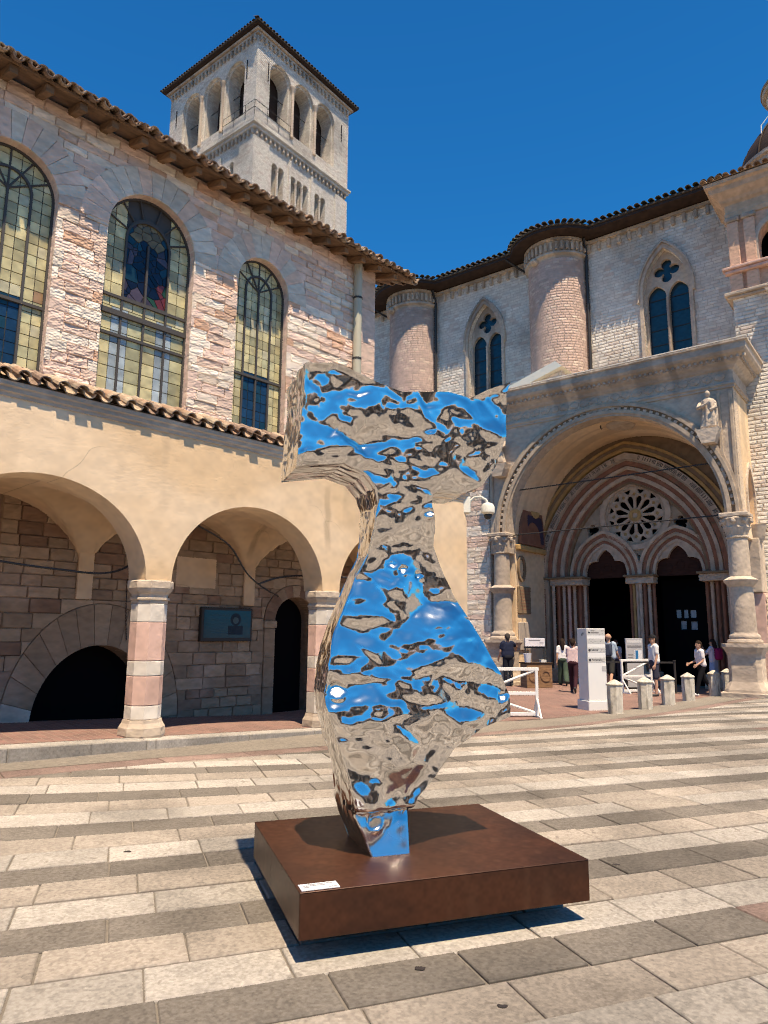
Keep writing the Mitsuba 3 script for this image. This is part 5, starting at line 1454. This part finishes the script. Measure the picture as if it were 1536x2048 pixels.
bumped('m_bollard', f_boll, lambda p, n, uv: .01 * FBM(p.x * 25, p.y * 25, p.z * 25, 3), 1.0)
BL = [(5.16, 15.99, 'nearest and largest'), (6.20, 17.0, 'second nearest'), (7.2, 18.15, 'third nearest'), (8.25, 19.4, 'fourth nearest'), (9.72, 21.05, 'fifth in line'), (10.62, 22.1, 'farthest')]
BLAB = ['nearest weathered stone bollard of the row, beside the white totem sign',
        'stone bollard with pointed cap, second from the totem sign',
        'pale stone bollard with pointed cap, third from the totem sign',
        'stone bollard with pointed cap, fourth from the totem sign',
        'pale stone bollard at the white shoes of the woman walking',
        'last pale stone bollard of the row, closest to the right porch column']
for (x, y, _), lab in zip(BL, BLAB):
    k = thing('bollard', lab, 'bollard', 'stone bollards in a row before the church porch')
    prof = [(.165, -.1), (.165, .05), (.172, .4), (.168, .60), (.19, .62), (.19, .635), (.10, .69), (.02, .735)]
    v, f = lathe(prof, 8, rot=math.pi / 8 + .2); v = v + .012 * (meshkit.noise(v * 9 + x)[:, None] - .5)
    add(k + '__post', (v[:], f), 'm_bollard', Put(x, y, .1), tint=(0.0, float(gz(x, y))))

tot = thing('totem_sign', 'tall white square information totem with grey lettered bands before the porch', 'sign')
PT = Put(4.84, 16.86, math.radians(14))
add(tot + '__plinth', block(-.035, .52, -.03, .50, -.05, .22, .008), 'm_paint', PT, color=(.72, .71, .67))
add(tot + '__pillar', block(0, .48, 0, .46, .222, 1.90, .006), 'm_paint', PT, color=(.74, .73, .69))
def text_at(base, s, x, z, h, F, col, y=-.004, bold=True):
    m = meshkit.text_mesh(s, h, .002, bold=bold); v = np.array(m.vertices)
    return add(base, (np.stack([x + v[:, 0], y - v[:, 2], z + v[:, 1]], 1), np.array(m.faces)), 'm_paint', F, color=col)
for i, (z0, z1, tx, tx2) in enumerate([(1.74, 1.88, '', 'Info'), (1.54, 1.66, '', ''), (1.33, 1.45, 'Santuz', 'Info'), (1.10, 1.22, 'Parcheggi', 'Info')]):
    b = add(tot + '__band', box(.01, .47, -.0035, -.001, z0, z1), 'm_paint', PT, color=(.50, .49, .46))
    if tx: text_at(b + '__lettering', {'Santuz': 'Santar', 'Parcheggi': 'Parlatorio'}[tx], .10, z0 + .045, .045, PT, (.06, .06, .06))
    if i == 0: add(b + '__arrow', extrude(sg.Polygon([(.03, 1.80), (.05, 1.84), (.05, 1.815), (.085, 1.815), (.085, 1.77), (.07, 1.77), (.07, 1.795), (.05, 1.795), (.05, 1.775)]), -.006, -.0036), 'm_paint', PT, color=(.02, .02, .02))
    if i == 0: add(b + '__lettering', cat(box(.10, .20, -.006, -.0036, 1.835, 1.855), box(.10, .31, -.006, -.0036, 1.785, 1.815)), 'm_paint', PT, color=(.2, .19, .18))
    elif i != 1: add(b + '__symbol', extrude(sg.Point(.055, (z0 + z1) / 2).buffer(.03), -.006, -.0036), 'm_paint', PT, color=(.03, .03, .03))
    rr_ = np.random.default_rng(i)
    for j in range(5 if i != 1 else 9):
        x = rr_.uniform(.33, .45) if i != 1 or j > 5 else rr_.uniform(.03, .25); z = rr_.uniform(z0 + .02, z1 - .02)
        add(b + '__small_mark', box(x - .014, x + .014, -.0055, -.0036, z - .006, z + .006), 'm_paint', PT, color=(.22, .22, .21))
add(tot + '__small_plate', box(.36, .47, -.006, -.001, .90, 1.02), 'm_paint', PT, color=(.45, .44, .42))
add(tot + '__side_emblem', cat(box(-.004, -.001, .14, .22, 1.76, 1.80), box(-.004, -.001, .2, .26, 1.72, 1.77)), 'm_paint', PT, color=(.25, .26, .24))


def barrier(key_label, x, y, ang, W, H, group):
    k = thing('barrier', key_label, 'barrier', group)
    P_ = Put(x, y, ang); w = (.76, .75, .72)
    for i, px in enumerate((0, W)):
        add(k + '__post', block(px - .03, px + .03, -.03, .03, .04, H, .004), 'm_paint', P_, color=w)
        add(k + '__foot', cat(block(px - .026, px + .026, -.36, .36, .0, .04, .004), tube([(px, -.34, .03), (px, -.03, .38)], .022, 6), tube([(px, .34, .03), (px, .03, .38)], .022, 6)), 'm_paint', P_, color=w)
    for z in (.07, .50, H + .035):
        add(k + '__rail', block(-.05 if z > H else .031, W + .05 if z > H else W - .031, -.03, .03, z - .035, z + .034, .004), 'm_paint', P_, color=w)
    for z0, z1, s in ((.54, H, 1), (.10, .46, -1)):
        a = np.array([.05, 0, z0 if s > 0 else z1]); b = np.array([W - .05, 0, z1 if s > 0 else z0])
        add(k + '__brace', tube([a, (a + b) / 2, b], .028, 4), 'm_paint', P_, color=w)
    return k


barrier('white wooden barrier with diagonal braces just right of the mirror sculpture', 2.10, 15.55, .02, 1.24, .98, 'white wooden crowd barriers')
barrier('white wooden barrier behind the totem sign, beside the man with the backpack', 7.35, 22.0, .35, 1.1, .95, 'white wooden crowd barriers')

st = thing('stanchion', 'black belt post before the middle pier of the church doorway', 'barrier')
PS = Put(7.52, 22.1)
add(st + '__post', lathe([(.16, 0), (.16, .02), (.035, .03), (.032, .95), (.045, .96), (.045, 1.0)], 16), 'm_iron', PS, smooth=40)
add(st + '__belt', cat(box(.03, 1.5, -.004, .004, .90, .95), box(-1.2, -.03, -.004, .004, .90, .95)), 'm_iron', PS)
st2 = thing('stanchion', 'black belt post half hidden behind the man in the white shirt', 'barrier')
PS2 = Put(9.02, 22.1)
add(st2 + '__post', lathe([(.16, 0), (.16, .02), (.035, .03), (.032, .95), (.045, .96), (.045, 1.0)], 16), 'm_iron', PS2, smooth=40)

# notice board in the doorway, small signs and table at the left
nb = thing('notice_board', 'grey notice board with printed rules and a blue figure before the middle doorway pier', 'sign')
PN = Put(7.85, 23.0, .25)
add(nb + '__panel', block(0, .62, 0, .05, .1, 1.65, .006), 'm_paint', PN, color=(.42, .42, .43))
add(nb + '__foot', block(.05, .57, -.12, .17, 0, .1, .006), 'm_iron', PN)
for z0, z1, x0, x1, c in ((1.50, 1.58, .05, .57, (.6, .6, .6)), (1.34, 1.42, .05, .57, (.22, .22, .23)), (1.1, 1.14, .05, .25, (.2, .2, .2)), (1.02, 1.05, .05, .23, (.2, .2, .2)), (.95, 1.27, .30, .57, (.66, .68, .7)), (.96, 1.26, .33, .43, (.03, .16, .36))):
    add(nb + '__print', box(x0, x1, -.004 - .002 * (c[2] > .3) - .003 * (c[0] < .1), -.001, z0, z1), 'm_paint', PN, color=c)
sg1 = thing('welcome_sign', 'white rectangular sign on a dark stand by the mosaic pilaster left of the doors', 'sign')
PG = Put(4.80, 24.0, .3)
add(sg1 + '__stand', cat(tube([(0, 0, 0), (0, 0, 1.62)], .03, 8), tube([(.72, 0, 0), (.72, 0, 1.62)], .03, 8), box(-.05, .77, .0, .03, 1.28, 1.34)), 'm_iron', PG)
add(sg1 + '__panel', block(-.03, .72, -.05, -.02, 1.34, 1.62, .005), 'm_paint', PG, color=(.70, .69, .72))
for z0, x0, x1 in ((1.52, .1, .55), (1.44, .52, .66)): add(sg1 + '__print', box(x0, x1, -.054, -.0505, z0, z0 + .035), 'm_paint', PG, color=(.25, .25, .28))
tb = thing('wooden_counter', 'low carved brown wooden counter under the white sign at the portal', 'counter')
PTB = Put(4.72, 23.7, .3)
add(tb + '__body', block(0, .95, -.1, .35, .0, .78, .01), 'm_timber', PTB, tint=(1.01, .6))
add(tb + '__top', block(-.03, .98, -.13, .38, .785, .82, .008), 'm_timber', PTB, tint=(3.01, .6))
add(tb + '__carved_panel', cat(extrude(sg.Point(.27, .4).buffer(.2).difference(sg.Point(.27, .4).buffer(.13)), -.125, -.101), extrude(sg.Point(.7, .4).buffer(.2).difference(sg.Point(.7, .4).buffer(.13)), -.125, -.101)), 'm_timber', PTB, tint=(1.01, .9))
bk_ = thing('bucket', 'small white bucket on the wooden counter at the portal', 'bucket')
add(bk_ + '__pot', lathe([(.10, .822), (.135, 1.12), (.14, 1.12), (.125, 1.10)], 16, .15, .1), 'm_paint', PTB, smooth=40, color=(.62, .62, .66))
ph = thing('leaflet_stack', 'pale stack of leaflets on the wooden counter right of the bucket', 'paper')
add(ph + '__pile', block(.6, .8, 0, .14, .823, .90, .003), 'm_paint', PTB, color=(.62, .61, .58))

# camera on the corner of the arcade
cc = thing('security_camera', 'white dome security camera on an arm at the corner of the plastered arcade wall', 'camera')
PC = FA(np.array([[12.35, .1, 4.40]]))[0]
FC = Frame([1, 0, 0], [0, 1, 0], PC)
add(cc + '__box', block(-.16, .16, -.14, .04, -.17, .20, .02), 'm_paint', FC, color=(.72, .71, .62))
add(cc + '__arm', tube([(.14, -.08, .08), (.24, -.1, .18), (.38, -.12, .20), (.50, -.13, .13), (.54, -.13, .05)], .028, 8), 'm_paint', FC, smooth=True, color=(.72, .71, .62))
add(cc + '__housing', lathe([(.09, -.20), (.15, -.16), (.155, -.05), (.12, .03), (.05, .06), (.02, .065)], 20, .54, -.13), 'm_paint', FC, smooth=40, color=(.72, .71, .62))
add(cc + '__dome', lathe([(.01, -.31), (.06, -.29), (.09, -.24), (.09, -.202)], 16, .54, -.13), 'm_iron', FC, smooth=True)


# ---------------------------------------------------------------- people
def sph(c, r): return m3.Manifold.sphere(r, 14).translate([float(x) for x in c])
def bone(a, ra, b, rb): return m3.Manifold.batch_hull([sph(a, ra), sph(b, rb)])
def chain(pts): return [bone(pts[i][0], pts[i][1], pts[i + 1][0], pts[i + 1][1]) for i in range(len(pts) - 1)]
def fuse(ms, n=3, edge=None):
    m = m3.Manifold.batch_boolean(ms, m3.OpType.Add)
    if edge: m = m.refine_to_length(edge)
    q = m.to_mesh(); t = trimesh.Trimesh(np.array(q.vert_properties[:, :3]), np.array(q.tri_verts), process=True)
    if n: trimesh.smoothing.filter_taubin(t, iterations=n)
    return np.array(t.vertices), np.array(t.faces)


def person(label, x, y, ang, H=1.7, legs=((.1, .1), (-.1, .3)), arms=((-.1, .3, .1), (.1, .3, .1)), shirt=(.7, .7, .7), trousers=(.05, .05, .06), shorts=False, skirt=False,
           hair=(.03, .02, .015), long_hair=False, cap=False, shoes=(.05, .05, .05), female=False, pack=None, skin=SKIN, bald=False, lean=0.0, hold=None, wide=False, headturn=0.0):
    """local: x right, y forward. legs: (thigh swing forward, knee bend). arms: (swing forward, elbow bend, outward)"""
    k = thing('person', label, 'person', 'visitors before the church porch')
    F = Put(x, y, ang); s = H / 1.72
    hipw = .085; sh = .175 if not female else .155
    V = lambda *a: np.array(a, float)
    top = V(0, .0 + lean * .5, 1.42); pel = V(0, 0, .93)
    J = {}
    low = 9
    for i, sd in enumerate((-1, 1)):
        a, b = legs[i]
        hp = V(sd * hipw, 0, .91); kn = hp + .43 * V(0, math.sin(a), -math.cos(a)); an = kn + .42 * V(0, math.sin(a - b), -math.cos(a - b))
        J['leg', sd] = (hp, kn, an); low = min(low, an[2])
        sw, eb, out = arms[i]
        sp = V(sd * sh, lean * .45, 1.40); el = sp + .29 * V(sd * math.sin(out), math.sin(sw) * math.cos(out), -math.cos(sw) * math.cos(out)); wr = el + .25 * V(sd * math.sin(out) * .4, math.sin(sw + eb), -math.cos(sw + eb))
        J['arm', sd] = (sp, el, wr)
    dz = .075 - low
    sc_ = lambda v: (np.asarray(v) + [0, 0, dz]) * s
    hd = V(0, lean * .62, 1.60)
    body = chain([(V(0, lean * .45, 1.40), .06), (V(0, lean * .55, 1.50), .052), (hd + V(0, .01, -.04), .07)])
    body += [m3.Manifold.batch_hull([sph(hd + V(0, .0, .03), .088), sph(hd + V(0, .03, -.06), .06), sph(hd + V(0, -.02, .02), .088)]),
             bone(hd + V(0, .085, .0), .016, hd + V(0, .10, -.025), .014), bone(hd + V(.085, 0, -.01), .018, hd + V(.085, 0, .02), .016), bone(hd + V(-.085, 0, -.01), .018, hd + V(-.085, 0, .02), .016)]
    for sd in (-1, 1):
        sp, el, wr = J['arm', sd]; d = (wr - el) / np.linalg.norm(wr - el)
        body += chain([(sp, .05), (el, .037), (wr, .026)])
        pal = wr + d * .05; side = np.cross(d, [0, 0, 1.0]); side = side / (np.linalg.norm(side) + 1e-9) if np.linalg.norm(side) > .2 else V(1, 0, 0)
        fw = np.cross(side, d)
        body.append(m3.Manifold.batch_hull([sph(wr, .024), sph(pal + fw * .028, .016), sph(pal - fw * .028, .016)]))
        for q in range(4):
            b0 = pal + fw * (-.03 + .02 * q) + d * .015; L = (.055, .065, .062, .048)[q]
            body += chain([(b0, .010), (b0 + d * L * .55 + side * .008 * -sd, .009), (b0 + d * L + side * .022 * -sd, .0075)])
        body += chain([(wr + fw * .022 + d * .015, .011), (wr + fw * .05 + d * .05, .009), (wr + fw * .055 + d * .08, .008)])
        hp, kn, an = J['leg', sd]
        body += chain([(hp, .07), (kn, .05), (kn + (an - kn) * .35 + V(0, -.015, 0), .05), (an, .034)])
    bone_pel = bone(V(-.06, 0, .95), .1, V(.06, 0, .95), .1); body.append(bone_pel); body.append(bone(V(0, 0, .95), .08, V(0, lean * .4, 1.34), .06))
    v, f = fuse(body, 3, .03)
    add(k + '__body', (sc_(v), f), 'm_cloth', F, smooth=True, color=skin)
    # face
    for sd in (-1, 1): add(k + '__eye', (sc_(trimesh.creation.icosphere(1, .011).vertices + hd + V(sd * .033, .083, .012)), trimesh.creation.icosphere(1).faces), 'm_paint', F, color=(.03, .02, .02))
    add(k + '__mouth', (sc_(trimesh.creation.icosphere(1, 1).vertices * [.024, .008, .006] + hd + V(0, .086, -.062)), trimesh.creation.icosphere(1).faces), 'm_paint', F, color=(.28, .10, .08))
    # clothes
    tw = .155 if not female else .135
    tor = [m3.Manifold.batch_hull([sph(V(-tw * .8, -.01, 1.0), .10), sph(V(tw * .8, -.01, 1.0), .10), sph(V(-tw * .72, lean * .25, 1.16), .098), sph(V(tw * .72, lean * .25, 1.16), .098)]),
           m3.Manifold.batch_hull([sph(V(-tw * .72, lean * .25, 1.16), .098), sph(V(tw * .72, lean * .25, 1.16), .098), sph(V(-sh * .72, lean * .42, 1.36), .088), sph(V(sh * .72, lean * .42, 1.36), .088)])]
    for sd in (-1, 1):
        sp, el, wr = J['arm', sd]; m_ = sp + (el - sp) * .62
        tor += chain([(sp * V(.75, 1, 1), .085), (sp + V(0, 0, -.01), .072), (m_, .062)])
    v, f = fuse(tor, 4, .035); v = v + .012 * (meshkit.noise(v * 13 + x)[:, None] - .5)
    add(k + '__shirt', (sc_(v), f), 'm_cloth', F, smooth=True, color=shirt)
    tr = [bone(V(-.065, -.01, .95), .118, V(.065, -.01, .95), .118)]
    for sd in (-1, 1):
        hp, kn, an = J['leg', sd]; g = .02 if wide else 0
        if shorts: tr += chain([(hp, .098), (kn + (hp - kn) * .12, .078)])
        else: tr += chain([(hp, .095), (kn, .068 + g * 1.5), (an + (kn - an) * .06, .054 + g * 2)])
    if skirt: tr = [m3.Manifold.batch_hull([sph(V(-.065, -.01, .98), .11), sph(V(.065, -.01, .98), .11), sph(V(-.12, 0, .55), .10), sph(V(.12, 0, .55), .10)])]
    v, f = fuse(tr, 4, .035)
    add(k + '__trousers' if not skirt else k + '__dress', (sc_(v), f), 'm_cloth', F, smooth=True, color=trousers)
    for sd in (-1, 1):
        hp, kn, an = J['leg', sd]; d = (an - kn) / np.linalg.norm(an - kn); fwd = V(0, -d[2], d[1])
        v, f = fuse([m3.Manifold.batch_hull([sph(an + d * .02 - fwd * .04, .042), sph(an + d * .035 + fwd * .10, .036), sph(an + d * .045 + fwd * .15, .026)])], 0)
        add(k + '__shoe', (sc_(v), f), 'm_paint', F, smooth=True, color=shoes)
    if not bald:
        hm = [m3.Manifold.batch_hull([sph(hd + V(0, -.012, .045), .096), sph(hd + V(0, -.045, -.0), .078)])]
        if long_hair: hm += chain([(hd + V(0, -.05, .0), .085), (hd + V(0, -.085, -.12), .075), (hd + V(0, -.10, -.26), .05)])
        else: hm.append(bone(hd + V(0, -.045, .0), .07, hd + V(0, -.05, -.05), .06))
        hm = m3.Manifold.batch_boolean(hm, m3.OpType.Add)
        hm = hm - m3.Manifold.cube([.4, .3, .11]).translate([-.2, float(hd[1]) + .045, float(hd[2]) - .075])
        q = hm.to_mesh()
        add(k + '__hair', (sc_(np.array(q.vert_properties[:, :3])), np.array(q.tri_verts)), 'm_cloth', F, smooth=40, color=hair)
    if cap:
        q = (m3.Manifold.sphere(.103, 24).translate([0, float(hd[1]) - .005, float(hd[2]) + .045]) - m3.Manifold.cube([.4, .4, .3]).translate([-.2, float(hd[1]) - .2, float(hd[2]) - .255])
             + m3.Manifold.cylinder(.012, .075, .075, 20).scale([1, 1.1, 1]).translate([0, float(hd[1]) + .105, float(hd[2]) + .045])).to_mesh()
        add(k + '__cap', (sc_(np.array(q.vert_properties[:, :3])), np.array(q.tri_verts)), 'm_cloth', F, smooth=40, color=BLACK)
    if pack is not None:
        v, f = block(-.15, .15, -.30, -.10, 1.02, 1.42, .05); b = thing('backpack', pack[1], 'backpack')
        add(b + '__bag', (sc_(v), f), 'm_cloth', F, smooth=40, color=pack[0])
        for sd in (-1, 1): add(b + '__strap', (lambda t: (sc_(t[0]), t[1]))(tube([(sd * .10, -.12, 1.40), (sd * .115, -.02, 1.475), (sd * .115, .10, 1.38), (sd * .12, .10, 1.2), (sd * .13, -.08, 1.08)], .018, 6)), 'm_cloth', F, smooth=True, color=pack[0])
    return k, F, s, J, sc_


person('man in dark navy T-shirt reaching out his right arm behind the white barrier', 4.27, 24.4, .15, 1.74, ((.05, .05), (-.08, .1)), ((.1, .4, .25), (1.0, .15, .75)), (.02, .025, .05), (.02, .022, .03), hair=(.06, .05, .045))
person('woman with long dark hair, white T-shirt and wide green trousers walking away', 6.3, 25.0, -.15, 1.60, ((.28, .1), (-.22, .45)), ((-.25, .3, .18), (.2, .3, .18)), (.72, .71, .72), (.065, .095, .07), long_hair=True, female=True, wide=True)
person('woman in pale pink top and maroon trousers, just left of the totem sign', 5.86, 22.0, -.4, 1.62, ((.25, .15), (-.25, .4)), ((.5, 1.2, .2), (.4, 1.2, .2)), (.66, .50, .48), (.05, .02, .026), female=True)
person('man with shaved head, pale blue T-shirt and dark shorts standing right of the totem sign', 7.35, 23.2, -.55, 1.78, ((.15, .1), (-.2, .35)), ((.1, .5, .15), (.25, .6, .2)), (.38, .46, .55), (.05, .05, .045), shorts=True, bald=True,
       pack=((.05, .06, .09), 'dark grey backpack on the man in the pale blue T-shirt'))
person('person with reddish hair in the dim left doorway behind the white barrier', 8.3, 25.4, 2.9, 1.55, ((.05, .05), (0, .05)), ((.1, .4, .1), (.2, .4, .1)), (.5, .42, .42), (.06, .05, .06), hair=(.16, .05, .03), female=True)
person('man in black cap, white T-shirt and dark shorts striding left behind the bollards', 7.95, 20.95, math.pi / 2 + .12, 1.74, ((.05, .05), (-.35, .55)), ((.05, .25, .1), (-.12, .25, .1)), (.74, .73, .70), (.05, .05, .07), shorts=True, cap=True)
person('woman in white top and black trousers walking left with white shoes, head bowed', 9.35, 21.0, math.pi / 2 + .1, 1.60, ((.35, .1), (-.35, .35)), ((.0, 1.0, .08), (.05, 1.1, .1)), (.72, .68, .68), (.012, .012, .014), shoes=(.72, .72, .70), female=True, lean=.08)
k, F, s, J, scl = person('young woman in white top and pale blue skirt holding up a phone', 10.78, 23.3, .75, 1.62, ((.05, .05), (-.05, .1)), ((.7, 1.5, .1), (.8, 1.5, .1)), (.66, .60, .66), (.36, .46, .66), skirt=True, long_hair=True, female=True,
                         pack=((.26, .02, .09), 'magenta backpack on the young woman holding a phone'))
wr = (J['arm', 1][2] + J['arm', -1][2]) / 2
phn = thing('phone', 'phone held up by the young woman in the pale blue skirt', 'phone')
v, f = block(-.05, .05, -.008, .008, -.02, .15, .004); add(phn + '__case', (scl(v + wr + [0, .07, .08]), f), 'm_paint', F, color=(.35, .33, .34))
person('person in dark clothes cut off by the right edge of the photo', 11.85, 22.0, .9, 1.66, ((.2, .1), (-.2, .3)), ((.2, .4, .15), (.2, .4, .15)), (.03, .03, .035), (.07, .07, .10), female=True, long_hair=True)

# stains and small litter on the paving near the viewer
r = np.random.default_rng(131)
for i, (px, py, rad) in enumerate([(.55, 3.45, .016), (.50, 3.22, .010), (1.05, 3.1, .016), (-.3, 4.3, .012), (.2, 3.8, .020), (1.7, 5.4, .02), (-1.9, 5.6, .02), (-.6, 6.3, .02)]):
    a = np.linspace(0, 2 * math.pi, 15)[:-1]; rr_ = rad * r.uniform(.6, 1.2, 14)
    g = sg.Polygon(np.stack([px + 1.5 * rr_ * np.cos(a), py + rr_ * np.sin(a)], 1)).buffer(0)
    add('stone_plaza__gum_spot', slab_prism(g if g.geom_type == 'Polygon' else g.convex_hull, .001, .0042), 'm_paint', color=(.035, .03, .028))
